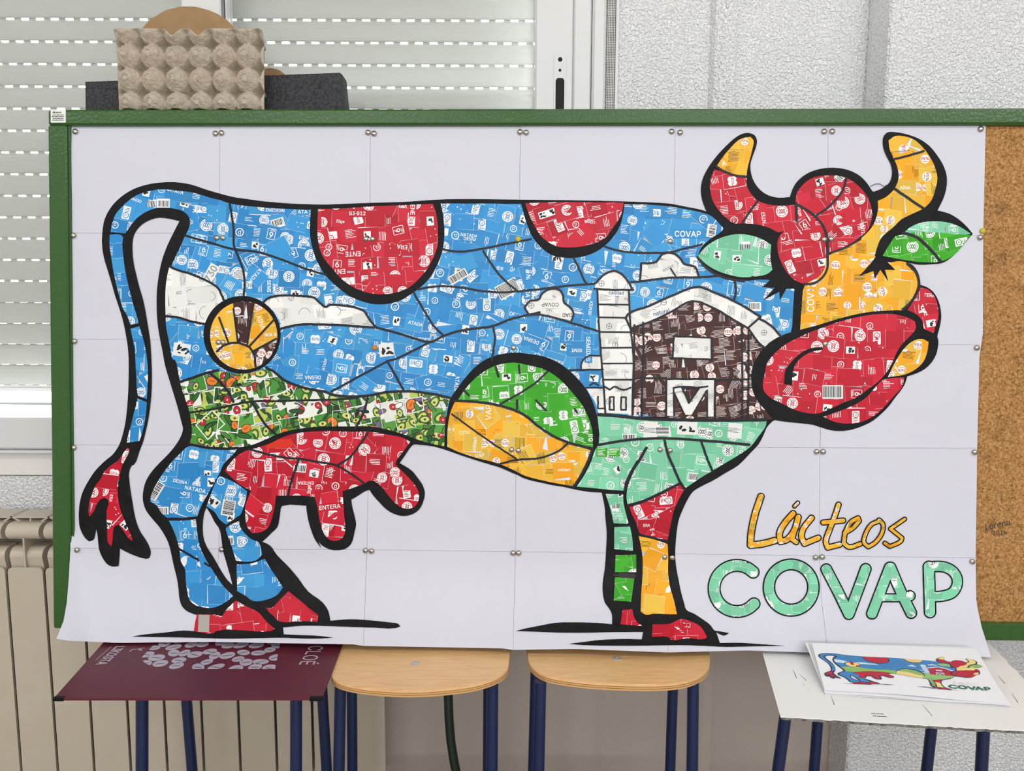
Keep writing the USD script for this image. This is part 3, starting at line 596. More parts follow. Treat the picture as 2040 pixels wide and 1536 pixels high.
reg('chest', 'mint', 'G 680,705 850,715 1030,735 1200,740 1500,750 1800,750 2030,750 2020,800 1970,870 1900,960 1800,1030 1700,1090 1600,1150 1500,1210 1385,1288 1340,1250 1200,1320 1050,1390 922,1425 912,1360 925,1270 960,1180 1010,1080 1000,1060 940,1160 905,1240 888,1310 800,1305 650,1290 515,1278 580,1180 630,1080 660,990 690,940')
reg('foreleg', 'mint', 'H 745,255 885,260 890,330 905,400 930,495 810,490 790,400 770,330')
reg('foreleg', 'mint', 'H 815,520 940,515 960,620 965,710 815,695')
reg('foreleg', 'green', 'H 825,745 990,740 990,880 820,880')
reg('foreleg', 'green', 'H 820,920 975,925 965,1010 950,1115 810,1105')
reg('hoof', 'red', 'H 880,1180 960,1175 970,1230 1000,1280 1045,1310 865,1295')
reg('foreleg', 'red', 'H 935,360 1050,325 1150,280 1250,230 1335,180 1375,215 1330,300 1290,390 1265,500 1240,625 1100,595 1015,570 990,490 960,430')
reg('foreleg', 'yellow', 'H 1010,592 1120,615 1240,655 1245,760 1245,900 1260,1000 1290,1100 1315,1215 1240,1215 1130,1210 1070,1220 1025,1195 1030,1050 1040,900 1040,760 1025,660')
reg('hoof', 'red', 'H 1120,1295 1260,1290 1350,1250 1420,1270 1500,1310 1555,1395 1540,1410 1400,1405 1270,1420 1250,1400 1115,1395')
reg('silo', 'white', 'F 670,895 720,840 780,805 825,800 880,830 930,890 960,950 930,955 935,1100 940,1250 960,1400 G 968,290 965,420 955,700 735,690 725,400 715,300 705,100 F 690,1210 680,950 658,940', 30)
reg('shed', 'white', 'G 555,290 600,240 700,235 725,340 545,345', 20)
reg('fence', 'white', 'G 590,490 730,490 740,695 690,695 660,600 620,540', 20)
reg('barn', 'brown', 'F 945,1260 1100,1205 1250,1135 1440,1040 1600,1090 1770,1190 1880,1260 1940,1340 2000,1400 J 200,760 150,1000 200,1200 240,1340 G 2020,745 1900,745 1700,740 1400,735 1200,725 955,700 965,420 980,300', 20)
reg('roof', 'white', 'F 905,1175 930,1140 1100,1075 1300,985 1490,925 1600,965 1750,1030 1880,1100 1980,1165 1880,1250 1770,1190 1600,1090 1440,1040 1250,1130 1100,1200 945,1255', 20)
reg('roof', 'white', 'J 42,615 130,540 220,590 305,680 180,770 125,730', 20)
reg('barnwindow', 'white', 'F 1290,1320 1590,1330 1590,1500 1280,1490', 10)
R.append(('emblem', 'white', Polygon(T('G 1235,425 1618,425 1615,720 1555,720 1550,520 1440,705 1375,705 1292,530 1285,715 1235,712')).difference(Polygon(T('G 1355,490 1490,495 1410,610')))))
reg('horn', 'yellow', 'I 440,140 500,130 525,160 515,230 495,310 475,390 470,440 370,435 290,405 230,365 280,290 340,220 400,160')
reg('face', 'red', 'I 215,390 290,410 370,440 470,460 475,530 510,590 560,640 650,670 750,680 860,670 860,640 870,580 910,520 970,470 1040,445 1110,438 1200,440 1290,470 1360,520 1420,590 1455,660 1470,740 1460,810 1430,880 1370,930 1300,985 1220,1030 1125,1060 1110,1180 1070,1250 1000,1290 920,1300 850,1270 790,1210 745,1130 720,1050 715,970 740,910 770,880 720,890 660,860 560,830 440,820 370,820 310,780 250,720 200,640 180,560 180,490 195,430')
reg('ear', 'mint', 'I 80,1080 140,1010 230,950 330,915 420,905 520,920 600,950 665,990 660,1100 675,1190 630,1225 520,1245 440,1250 330,1230 220,1190 140,1140')
reg('lash', 'black', 'I 500,1240 600,1245 690,1190 720,1100 790,1210 850,1270 920,1305 940,1320 915,1470 J 480,400 462,560 450,640 380,660 398,560 408,420 415,310 I 835,1335 790,1335 735,1430 730,1365 600,1435 690,1335 590,1330 660,1270 560,1265', 20)
reg('face', 'yellow', '''I 1600,160 1650,125 1720,125 1800,150 1870,210 1930,290 1970,370 1990,460 1970,560 1940,640 1880,700 1800,740 1700,790 1640,850 1590,890 1540,940 1510,1010 1490,1080 1600,1130 1700,1120 1760,1140 J 1345,120 1380,180 1395,260 1370,340 1320,420 1270,475 1100,480 980,495 780,540 650,580 560,610 455,635 470,430 495,270 540,240 600,210 650,140 665,60 I 1125,1075 1250,1020 1370,945 1420,905 1480,830 1515,720 1515,640 1580,610 1650,540 1680,460 1670,370 1640,300 1610,230''')
reg('lash', 'black', 'I 1985,715 1880,705 1800,745 1700,795 1620,870 1560,940 1520,1030 1495,1090 1430,1170 1365,1242 1480,1200 1490,1262 1535,1190 1600,1285 1572,1190 1655,1192 1590,1125 1700,1122 1860,1145 2000,1110 2130,1010 2255,905 2200,830 2100,760', 25)
reg('ear', 'mint', 'L 1345,1335 1420,1290 1500,1278 1590,1285 1660,1310 1722,1350 1700,1355 1340,1352')
reg('ear', 'green', 'L 1212,1478 1260,1400 1290,1362 1722,1358 1680,1410 1640,1460 1580,1500 1540,1512 1450,1515 1330,1500')
reg('nose_ring', 'black', 'J 240,1340 180,1270 120,1200 80,1120 65,1020 75,930 110,850 165,775 240,710 330,665 450,630 600,590 780,535 980,490 1150,475 1280,475 1370,500 1420,550 1440,610 1530,655 1555,700 1555,760 1540,820 1500,890 1440,945 1370,980 1310,1000 1290,1060 1220,1160 1140,1260 1040,1350 940,1400 850,1425 760,1430 680,1420 600,1390 450,1372 300,1355')
reg('tongue', 'red', 'J 1415,290 1480,310 1530,370 1555,450 1555,540 1535,600 1520,655 1440,620 1430,560 1390,510 1310,470 1360,400 1400,330')
reg('nose', 'red', 'J 175,980 190,900 250,820 330,750 420,700 530,650 650,605 780,560 900,530 1050,505 1200,503 1310,530 1370,560 1380,610 1340,670 1270,740 1230,800 1190,890 1150,960 1080,1040 1000,1100 900,1170 800,1210 690,1260 600,1295 500,1290 400,1260 300,1210 220,1170 165,1110 160,1040')
reg('nostril', 'black', 'J 635,766 550,773 470,808 390,880 340,950 328,1060 390,1072 395,990 420,900 480,840 560,800 635,787')
reg('mouth', 'yellow', 'J 1155,1005 1190,930 1240,840 1300,760 1360,715 1430,700 1480,725 1470,800 1440,880 1380,940 1290,985')
reg('lip', 'red', 'J 640,1320 760,1280 880,1230 980,1170 1060,1080 1110,1030 1170,1015 1285,1008 1270,1080 1200,1160 1130,1240 1050,1310 950,1360 850,1375 740,1365')
# lettering: hand cut strokes with a black pen outline
def stroke(s, wd, out, col, smooth_n=4):
    ls = LineString(smooth(T(s), False, smooth_n, 60)); a = ls.buffer(wd / 2, cap_style='round')
    return a.buffer(out), a
letters = [('K 462,100 420,230 395,360 392,428 470,420 555,398', 11, 'yellow'), ('K 680,215 620,285 588,350 595,405 640,390 690,325 715,240', 10, 'yellow'), ('K 718,240 690,330 675,390 702,408', 8, 'yellow'), ('K 690,165 712,142', 5, 'yellow'),
           ('K 805,245 748,320 737,370 757,418 850,380', 9.5, 'yellow'), ('K 988,155 960,240 925,330 902,405 915,445 995,425', 8.5, 'yellow'), ('K 885,275 1020,262', 8, 'yellow'),
           ('K 1030,345 1085,312 1128,265 1120,245 1075,270 1035,340 1022,415 1060,442 1135,420', 7, 'yellow'), ('K 1270,262 1210,290 1168,360 1160,410 1190,440 1238,410 1285,340 1288,285 1262,258', 6, 'yellow'), ('K 1436,252 1340,318 1418,380 1412,400 1335,438 1302,415', 5.5, 'yellow')]
def _arc(cx, cy, rx, ry, a0, a1, n=18): return 'K ' + ' '.join(f'{cx + rx * math.cos(math.radians(a)):.1f},{cy + ry * math.sin(math.radians(a)):.1f}' for a in np.linspace(a0, a1, n))
letters += [(_arc(300, 722, 155, 156, -45, -318), 21, 'mint'), ('K 905,592 985,745 1058,895 1115,745 1172,590', 19, 'mint'), ('K 1335,580 1275,735 1215,892', 19, 'mint'), ('K 1340,580 1408,740 1480,888', 19, 'mint'), ('K 1265,785 1420,785', 13, 'mint'), ('K 1470,770 1474,772', 17, 'mint'),
            ('K 1600,575 1604,735 1608,882', 20, 'mint'), ('K 1605,575 1695,575 1755,600 1790,650 1790,700 1760,750 1700,772 1625,778', 18, 'mint')]
LB, LC = {'yellow': [], 'mint': []}, {'yellow': [], 'mint': []}
for s, wd, col in letters:
    b_, a_ = stroke(s, wd, 2.3 if col == 'yellow' else 2.6, col); LB[col].append(b_); LC[col].append(a_)
_o = Polygon(T(_arc(667, 716, 190, 194, 0, 354, 48)), [T(_arc(667, 712, 112, 116, 0, 354, 40))])
LB['mint'].append(_o.buffer(1.2)); LC['mint'].append(_o.buffer(-1.6))
LETTER_FILL, LETTER_LINE = [], []
for col in LB:
    blk, colr = unary_union(LB[col]), unary_union(LC[col])
    R.append(('letters', 'black', blk)); R.append(('letters', col, colr)); LETTER_LINE.append(blk); LETTER_FILL.append((col, colr))

LINES = [(4, '''A 1270,265 1285,350 1300,450 1305,600 1340,690 1375,790 1390,900 1380,1000'''), (4, 'A 910,515 1100,570 1300,625 1500,650 1700,715 1900,790 D 200,830'),
 (4, 'D 1125,625 1200,640 1330,640 1500,610 1700,570 1830,545'), (4, 'D 1450,640 1500,720 1580,830 1650,900 1730,965'), (4, 'D 930,945 1050,925 1150,920 1300,935 1450,960 1600,970 1740,960 1900,945 F 400,922 660,900'),
 (4.2, 'D 895,970 940,1050 1000,1150 1060,1240 1130,1310'), (4.6, 'D 600,1250 750,1290 880,1330 1030,1365 1130,1320 1250,1280 1400,1255 1520,1240 1650,1190 1780,1155 1900,1130'), (4, 'F 140,1150 200,1145 330,1170 500,1220 690,1280'),
 (4, 'D 1530,1250 1545,1330 1530,1440 1520,1510'), (4, 'D 1030,1365 900,1430 750,1500 E 700,75 500,180 240,320'), (4.2, 'E 685,75 750,190 820,315'), (4, 'F 490,695 530,770 580,880 600,905'),
 (4, 'F 740,605 820,630 950,650 1100,655 1250,650 1380,620 1510,590'), (4.2, 'F 950,890 1150,865 1300,850 1500,850 1660,835'), (4.6, 'F 1775,875 1785,960 1770,1030'),
 (4.2, 'A 790,762 850,790 950,820 1050,860 1130,900 1180,940 1205,990 1225,1035'), (4.2, 'A 760,1158 860,1170 960,1200 1070,1222'), (4.2, 'A 1530,1060 1570,1020 1650,998 1750,995 1860,1000 1940,1010 1980,1045 2035,1085 D 230,1070 330,1075 430,1090 500,1120 535,1170 580,1230 600,1250'), (4.4, 'A 1680,1258 1750,1240 1840,1225 D 100,1225 300,1230 500,1245 600,1250'),
 (4.2, 'F 1020,875 1030,740 1150,725 1200,665 1290,660 1350,710 1370,740 1460,770 1490,850'), (4, 'F 130,1142 100,1090 140,1040 215,1025 240,980 300,945 370,945 405,990 415,1050 460,1085 490,1140 475,1195'), (3, 'F 1265,780 1305,842'),
 (4, 'F 670,895 720,840 780,805 825,800 880,830 930,890 960,950'), (4, 'F 655,940 800,950 965,950'), (3.6, 'F 680,945 690,1200 705,1400 G 715,300 730,480 745,690'), (3.6, 'F 932,955 937,1100 945,1260 960,1380 G 968,290 965,420 960,700'),
 (3.2, 'F 690,1065 930,1068'), (3.2, 'F 690,1168 900,1172'), (3.2, 'F 695,1285 945,1287'), (3.2, 'F 705,1412 960,1410'), (3, 'G 720,297 968,296'), (3.4, 'G 725,425 965,425'), (3.4, 'G 735,480 780,505 820,480 860,500 900,505 945,490'),
 (3.2, 'G 550,345 555,290 600,240 700,235'), (3.6, 'G 450,352 545,347 725,345'), (3, 'G 590,490 730,490'), (3.2, 'G 780,565 812,565 812,665 778,665 780,565'), (3.2, 'G 870,565 908,565 908,665 868,665 870,565'), (3, 'G 685,560 685,655 740,655'), (3, 'G 620,470 650,450 690,470'),
 (4.4, 'F 905,1175 930,1140 1100,1075 1300,985 1490,925 1600,965 1750,1030 1880,1100 1980,1165'), (4, 'F 905,1175 945,1258 1100,1205 1250,1135 1440,1040 1600,1090 1770,1190 1880,1255 1980,1165'), (4.2, 'J 125,535 220,590 305,685'), (4, 'J 42,615 125,730 180,775'),
 (3.6, 'F 1290,1320 1590,1330 1592,1505 1280,1492 1290,1320'), (3.8, 'G 1230,420 1620,420 1615,725'), (3.8, 'G 1230,420 1228,715'), (3.4, 'G 1285,490 1360,480 1490,488 1560,480'), (3.2, 'G 1355,490 1490,497 1410,612 1355,490'), (3.2, 'G 1288,500 1292,715'), (3.2, 'G 1292,530 1375,705'), (3.2, 'G 1550,515 1440,705'), (3.2, 'G 1556,510 1556,722'),
 (4, 'G 1045,-30 1048,250 1040,420 1035,720'), (4, 'G 975,-10 972,420 962,705'), (4, 'G 975,415 1230,412'), (4, 'G 1620,430 1890,422'), (4, 'G 1830,0 1835,300 1835,730'), (4, 'G 1885,30 1885,400 1880,735'), (3.4, 'G 1820,270 1895,340'),
 (6.5, 'G 690,703 850,715 1030,735 1200,742 1500,748 1800,748 2030,745'), (5, 'G 690,945 900,910 1100,895 1300,895 1500,910 1700,925 1890,945'), (5.5, 'G 1070,970 1020,1060 960,1150 920,1230 900,1310'), (5, 'G 1215,910 1240,1010 1290,1130 1340,1240 1380,1300'), (4.6, 'G 1505,910 1540,1010 1570,1090 1600,1160'), (5, 'G 922,1428 1050,1392 1200,1322 1340,1252'),
 (3.4, 'E 1200,500 1350,610 1550,750 1720,860'), (3.8, 'E 1570,900 1720,865 1900,850 2040,800 G 450,930'), (3.8, 'E 1965,160 1880,240 1780,310 1590,420'), (5, 'E 1220,392 1400,402 1560,428 1700,470 G 110,715 200,790 300,858 400,908 500,942 640,975'), (5, 'G 640,985 600,1090 550,1190 490,1280'),
 (4, 'E 1298,310 1335,350'), (4.6, 'E 1550,125 1572,200'), (4, 'G 190,590 270,670'), (4, 'G 500,660 520,690'), (4, 'G 55,310 62,375'), (4, 'G 40,590 40,660'),
 (5, 'B 870,245 960,215 1080,175 1180,150'), (5, 'B 1560,130 1620,160 1700,225 1800,270 1900,300 2040,325 E 250,345 400,360 550,350 680,325 830,318 950,325 1100,350 1190,372'), (4, 'B 950,487 1200,450 1400,405 1700,395 1900,388 E 270,385 450,370'), (5, 'B 1120,180 1200,250 1270,340 1300,400'), (4.6, 'B 1450,410 1500,500 1560,590 1640,665'), (4.4, 'E 530,370 500,480 430,620'), (5, 'B 945,740 1100,768 1250,775 1340,770'),
 (4, 'B 1420,775 1550,815 1700,845 1850,860 2000,885 E 270,905 380,965 500,1050'), (4.2, 'B 1820,865 1790,950 1755,1060 1735,1150'), (4, 'E 530,650 470,740 380,850 280,910'),
 (4, 'C 860,690 980,760 1110,830'), (5, 'C 1240,515 1345,440'), (5, 'C 780,455 900,455 1005,445'),
 (3.6, 'A 1185,1170 1260,1370'), (3.4, 'A 1300,1100 1335,1370'), (3.8, 'A 1460,1050 1410,1380'), (3.8, 'A 1630,1180 1430,1395'), (3.8, 'A 1640,1340 1455,1440'), (4.2, 'A 1170,1440 1220,1395 1300,1372 1370,1380 1430,1410 1465,1470 1475,1560'),
 (4.4, 'I 230,365 290,405 370,435 470,448'), (4.2, 'I 560,640 500,720 440,810'), (5, 'I 870,670 960,720 1040,790 1090,860 1112,940 1115,1060'), (4.2, 'I 1265,460 1240,550 1190,620 1110,700 1030,755'), (4.2, 'I 1120,1060 1250,1015 1375,945'), (4.4, 'I 1115,1060 1112,1180 1070,1255 1000,1298 920,1303'), (4.6, 'I 865,660 870,800'),
 (4.2, 'I 1640,310 1740,285 1880,245'), (5, 'I 1650,545 1760,620 1880,700'), (5.5, 'L 1330,1345 1400,1365 1470,1420 1550,1512'), (5, 'J 1310,100 1380,170 1405,260 1380,350 1330,420 1275,465'), (4.5, 'F 1478,690 1500,722 1560,782 1640,833 1740,865 1850,878'), (4, 'H 815,900 980,915'),
 (4, 'H 850,505 940,505'), (4, 'H 1010,582 1120,605 1240,640'), (1.2, 'I 1455,525 1500,505 1540,510 1570,530 1580,515')]

# ------------------------------------------------------------------ the poster's surface and its sheets
def curl(px, py):
    px, py = np.asarray(px, float), np.asarray(py, float)
    t = np.clip((py - 1110) / 190, 0, 1)
    o = 0.0022 + 0.080 * t ** 1.8 + .016 * np.clip((175 - px) / 40, 0, 1) * np.clip((py - 1050) / 70, 0, 1)
    q = np.stack([px / 210, py / 190, 0 * px + .5], -1)
    o = o + 0.0034 * (meshkit.noise(q, 3)) * np.clip((py - 262) / 40, 0.1, 1) + 0.0012 * meshkit.noise(q * 2.7, 8)
    o = o + .0034 * np.clip((py - 1060) / 90, 0, 1) * meshkit.noise(np.stack([px / 62 + py / 160, py / 74 - px / 210, 0 * px + 2.5], -1), 5)
    o = o + .006 * t * np.sin(px / 95.0 + 1.2)
    return o
def S(px, py, off=0.0): return on_board(px, py, curl(px, py) + off)
def tri2d(poly, cell=30.0):
    """Triangulates a 2D polygon in pieces no larger than the grid cell."""
    vs, fs, n = [], [], 0
    x0, y0, x1, y1 = poly.bounds
    pieces = [poly]
    if cell and (x1 - x0 > cell * 1.6 or y1 - y0 > cell * 1.6):
        pieces = []
        for cx in np.arange(math.floor(x0 / cell) * cell, x1, cell):
            col = shapely.clip_by_rect(poly, cx, y0 - 1, cx + cell, y1 + 1)
            if col.is_empty: continue
            for cy in np.arange(math.floor(y0 / cell) * cell, y1, cell):
                g = shapely.clip_by_rect(col, cx, cy, cx + cell, cy + cell)
                if not g.is_empty: pieces.append(g)
    for p in pieces:
        for g in getattr(p, 'geoms', [p]):
            if g.geom_type != 'Polygon' or g.area < .02: continue
            rings = [np.array(g.exterior.coords)[:-1]] + [np.array(r.coords)[:-1] for r in g.interiors]
            v = np.vstack(rings); ends = np.cumsum([len(r) for r in rings]).astype(np.uint32)
            t = earcut.triangulate_float64(v, ends).reshape(-1, 3).astype(int)
            if not len(t): continue
            a, b, c = v[t[:, 0]], v[t[:, 1]], v[t[:, 2]]
            cr = (b[:, 0] - a[:, 0]) * (c[:, 1] - a[:, 1]) - (b[:, 1] - a[:, 1]) * (c[:, 0] - a[:, 0])
            t = np.where((cr > 0)[:, None], t[:, [0, 2, 1]], t)
            vs.append(v); fs.append(t + n); n += len(v)
    return (np.vstack(vs), np.vstack(fs)) if vs else (np.zeros((0, 2)), np.zeros((0, 3), int))
def skirt(poly, off0, off1):
    """The cut edge of a flat piece as a strip from off0 up to off1."""
    vs, fs, n = [], [], 0
    for g in getattr(poly, 'geoms', [poly]):
        if g.geom_type != 'Polygon': continue
        for r in [g.exterior, *g.interiors]:
            c = np.array(r.coords)[:-1]; k = len(c); i = np.arange(k); j = (i + 1) % k
            vs.append(np.vstack([np.c_[c, np.full(k, off0)], np.c_[c, np.full(k, off1)]]))
            fs += [np.stack([n + i, n + j, n + k + j], 1), np.stack([n + i, n + k + j, n + k + i], 1)]; n += 2 * k
    return np.vstack(vs), np.vstack(fs)
def strip_mesh(poly, off, cell=30.0, thick=.0004):
    v, f = tri2d(poly, cell)
    if not len(f): return None
    sv, sf = skirt(poly, off - thick, off)
    a = S(v[:, 0], v[:, 1], off); b = S(sv[:, 0], sv[:, 1], sv[:, 2])
    return trimesh.Trimesh(np.vstack([a, b]), np.vstack([f, sf + len(a)]), process=False)

base = S(np.array([1040.0]), np.array([1290.0]))[0]
poster = thing('cow_collage', 'big poster with a patchwork cow glued from milk carton pieces, pinned to the board', 'poster', base)
CX = [[(256, 139), (465, 138), (675, 140), (886, 141), (1092, 140), (1150, 137), (1200, 133), (1245, 125), (1268, 112)], [(256, 438), (886, 437), (1092, 436), (1281, 428)], [(255, 738), (465, 736.5), (886, 735), (1092, 731), (1285, 724)],
      [(255, 1037), (465, 1034), (886, 1028), (1092, 1027), (1293, 1022)], [(255, 1345), (680, 1339), (886, 1336), (1098, 1333), (1299, 1331)], [(254, 1650), (465, 1648), (690, 1637), (886, 1634), (1105, 1632), (1200, 1637), (1304, 1650)],
      [(254, 1964), (466, 1959), (684, 1958), (690, 1952), (890, 1947), (1110, 1944), (1200, 1945), (1250, 1956), (1309, 1975)]]
RYW = [[(140, 252), (1965, 249.5)], [(140, 464), (1960, 469)], [(140, 675), (1955, 687)], [(140, 886), (1948, 893)], [(140, 1092), (725, 1095), (1330, 1103), (1945, 1112)], [(112, 1266), (150, 1276), (250, 1281), (427, 1279), (590, 1282), (724, 1284), (728, 1287), (1010, 1292), (1024, 1295), (1150, 1293), (1331, 1300), (1480, 1296), (1650, 1302), (1975, 1310)]]
def cx_at(i, y): a = CX[i]; return np.interp(y, [p[0] for p in a], [p[1] for p in a])
def ry_at(j, x): a = RYW[j]; return np.interp(x, [p[0] for p in a], [p[1] for p in a])
CELL = {}
for j in range(5):
    for i in range(6):
        nu, nv = 15, 11
        g = .2
        uu, vv = np.meshgrid(np.linspace(0, 1, nu), np.linspace(0, 1, nv), indexing='ij')
        xm = cx_at(i, 300 + 210 * j) * (1 - uu) + cx_at(i + 1, 300 + 210 * j) * uu
        yy = ry_at(j, xm) * (1 - vv) + ry_at(j + 1, xm) * vv
        x = (cx_at(i, yy) + g) * (1 - uu) + (cx_at(i + 1, yy) - g) * uu
        yy = yy + g * (1 - 2 * vv)
        edge = np.minimum(np.minimum(uu, 1 - uu) * 300, np.minimum(vv, 1 - vv) * 210)
        off = -.0003 + (.0006 if (i + j) % 2 else 0.0) * (1 - np.clip(edge / 14, 0, 1)) - .0002 * ((i + 2 * j) % 3)
        A = S(x, yy, off); Bk = S(x, yy, off - .0003); N = nu * nv
        ii, jj = np.meshgrid(np.arange(nu - 1), np.arange(nv - 1), indexing='ij'); q = (ii * nv + jj).ravel()
        f = [np.stack([q, q + 1, q + nv + 1], 1), np.stack([q, q + nv + 1, q + nv], 1), N + np.stack([q, q + nv + 1, q + 1], 1), N + np.stack([q, q + nv, q + nv + 1], 1)]
        rg = np.array([k * nv for k in range(nu)] + [(nu - 1) * nv + k for k in range(1, nv)] + [k * nv + nv - 1 for k in range(nu - 2, -1, -1)] + [k for k in range(nv - 2, 0, -1)]); nx = np.roll(rg, -1)
        f += [np.stack([rg, nx, nx + N], 1), np.stack([rg, nx + N, rg + N], 1)]
        part('paper_sheet', (np.vstack([A.reshape(-1, 3), Bk.reshape(-1, 3)]), np.vstack(f)), M['paper'], poster, smooth=40)
        ring = [(x[k, 0], yy[k, 0]) for k in range(nu)] + [(x[-1, k], yy[-1, k]) for k in range(nv)] + [(x[k, -1], yy[k, -1]) for k in range(nu - 1, -1, -1)] + [(x[0, k], yy[0, k]) for k in range(nv - 1, -1, -1)]
        CELL[(i, j)] = Polygon(ring).buffer(0)

# what of each region stays visible
R = [(n_, c_, p_.buffer(0)) for n_, c_, p_ in R]
VIS, cover = [], Polygon()
for name, col, pg in reversed(R):
    v = pg.difference(cover); cover = unary_union([cover, pg]); VIS.append((name, col, v))
VIS.reverse()
black = unary_union([v for n, c, v in VIS if c == 'black'])
for k, c in CELL.items():
    pc = black.intersection(c)
    if pc.area < 12: continue
    mm = strip_mesh(pc, .0010)
    if mm is not None: part('black_outline', mm, M['black_paper'], poster)
for wd, s in LINES:
    ls = smooth(T(s), False, 5, 60)
    if len(ls) > 3: ls = ls + np.array([[rng.uniform(-.35, .35), rng.uniform(-.35, .35)] for _ in ls])
    mm = strip_mesh(LineString(ls)  .buffer(wd / 2, quad_segs=3), .0028, 26.0, .0001)
    part('marker_line', mm, M['marker'], poster)

# ------------------------------------------------------------------ carton pieces
COL = {'blue': [(46, 138, 202), (52, 145, 207), (42, 132, 197), (60, 152, 210)], 'red': [(188, 16, 42), (194, 20, 46), (181, 13, 38), (198, 28, 52)], 'yellow': [(238, 170, 26), (232, 178, 50), (240, 164, 14), (226, 184, 66)],
       'mint': [(118, 198, 158), (126, 204, 166), (112, 190, 152)], 'green': [(54, 164, 18), (48, 156, 16), (62, 170, 28)], 'brown': [(66, 30, 26), (73, 35, 30), (60, 27, 24)], 'white': [(232, 231, 227), (226, 225, 222), (236, 235, 232)],
       'veg': [(70, 140, 52), (226, 228, 214), (188, 202, 92), (86, 152, 60), (230, 230, 222)]}
WHT = (236, 236, 236)
def rect(x, y, w, h): return sbox(x, y, x + w, y + h)
def ring_(r, t): return Point(0, 0).buffer(r, 10).difference(Point(0, 0).buffer(r - t, 10))
def words(t, h, bold=False):
    s = affinity.scale(text_shape(t, h, bold), 1, -1, origin=(0, 0)); b = s.bounds; return affinity.translate(s, -(b[0] + b[2]) / 2, -(b[1] + b[3]) / 2)
def lines_block(r, n, L, gap, t=1.15):
    return unary_union([rect(-L / 2, (k - n / 2) * gap, L * r.uniform(.6, 1), t) for k in range(n)])
def seal(r, ink):
    q = r.uniform(9.5, 12.5); sc = [ring_(q * .82, q * .1).intersection(unary_union([affinity.rotate(rect(0, -q * .2, q, q * .4), a, origin=(0, 0)) for a in range(0, 360, 40)]))]
    sc += [affinity.translate(affinity.scale(ring_(q * .26, q * .12), .7, 1.5), dx * q, 0) for dx in (-.35, 0, .35)]
    return [(Point(0, 0).buffer(q, 12), WHT), (unary_union(sc), ink)]
def ringmark(r, ink):
    q = r.uniform(6.5, 8.5); return [(ring_(q, q * .22), WHT), (affinity.scale(words('d', q), 1, 1), WHT)]
def six(r, ink):
    o = rect(-8.5, -11, 17, 22).buffer(-2).buffer(2); return [(o.difference(o.buffer(-1.2)), WHT), (affinity.translate(words('6', 11, True), 0, -2), WHT), (affinity.translate(lines_block(r, 2, 12, 2.4, 1), 0, 8), WHT)]
def tag(r, ink):
    o = rect(-7.5, -13, 15, 26).buffer(-2).buffer(2); return [(o, WHT), (affinity.translate(ring_(6, 1.4), 0, -5), ink), (affinity.translate(words('d', 5), 0, -5), ink), (affinity.translate(lines_block(r, 3, 10, 3, 1.2), 0, 7), ink)]
def photo(r, ink):
    bl_ = unary_union([affinity.translate(affinity.rotate(affinity.scale(Point(0, 0).buffer(r.uniform(2, 3.6), 4), 1, r.uniform(.4, .8)), r.uniform(0, 180)), r.uniform(-4, 4), r.uniform(-5, 5)) for _ in range(5)])
    return [(rect(-7, -9, 14, 18), WHT), (bl_.intersection(rect(-6, -8, 12, 16)), (34, 34, 38))]
def blob30(r, ink):
    o = unary_union([Point(x, y).buffer(5.5, 5) for x, y in ((-4, -3), (4, -3), (-4, 4), (4, 4), (0, 0))]); return [(o, WHT), (words('30%', 5, True), ink)]
def barcode(r, ink):
    bs, x = [], -11
    while x < 10:
        w_ = r.choice((.8, 1.2, 2)); bs.append(rect(x, -7, w_, 12)); x += w_ + r.choice((.9, 1.4))
    return [(rect(-13, -9, 26, 18), WHT), (unary_union(bs), (60, 60, 64))]
def tlines(r, ink): return [(lines_block(r, r.randint(3, 6), r.uniform(14, 24), 3.1), WHT)]
def dots(r, ink): return [(unary_union([Point(r.uniform(-12, 12), r.uniform(-12, 12)).buffer(1.2, 4) for _ in range(4)]), WHT)]
def none_(r, ink): return []
def edge_w(r, ink): return [(rect(-20, r.uniform(-14, 12), 40, r.uniform(1.2, 3)), WHT)]
def wtri(r, ink): return [(Polygon([(-16, 8), (16, r.uniform(4, 12)), (14, r.uniform(13, 16))]), (222, 226, 232))]
WORDS = {'blue': ['NATADA', 'SEMIDES', 'ATADA', 'SEMI', 'DESNA', 'Elige', 'filtr'], 'red': ['ENTE', 'ERA', 'ENTERA', 'Elige', 'B3·B12'], 'mint': ['Elige', 'LI', 'filtr'], 'green': ['Elige', 'LI'], 'yellow': ['VAP', 'Pack 6u', 'AINA', 'COV', 'solidari'], 'brown': ['COV', 'K'], 'white': ['natural', 'calidad', 'AD', 'PET']}
def wordm(kind):
    def f(r, ink): return [(words(r.choice(WORDS[kind]), r.uniform(5, 7.5), True), WHT)]
    return f
def disc95(r, ink):
    q = r.uniform(7.5, 9.5); return [(Point(0, 0).buffer(q, 10), (240, 236, 230)), (affinity.translate(words(r.choice(('95%', '50%')), q * .62, True), 0, -1), (176, 32, 40)), (lines_block(r, 1, q, 3, .9).buffer(0), (176, 32, 40)) if False else (affinity.translate(rect(-q * .5, 0, q, .9), 0, q * .5), (176, 32, 40))]
def dlines(c):
    def f(r, ink): return [(lines_block(r, r.randint(4, 8), r.uniform(20, 30), 2.6, 1.0), c)]
    return f
def two95(r, ink): return [(affinity.translate(p, dx, 0), c) for dx in (-9, 9) for p, c in disc95(r, ink)]
def gmark(r, ink): return [(ring_(6, 1), (110, 116, 124)), (rect(-.5, -5, 1, 10), (110, 116, 124)), (rect(-5, -.5, 10, 1), (110, 116, 124))]
def gcurve(r, ink): return [(ring_(r.uniform(8, 14), 1.0).intersection(rect(-20, -20, 40, 20)), (120, 140, 165))]
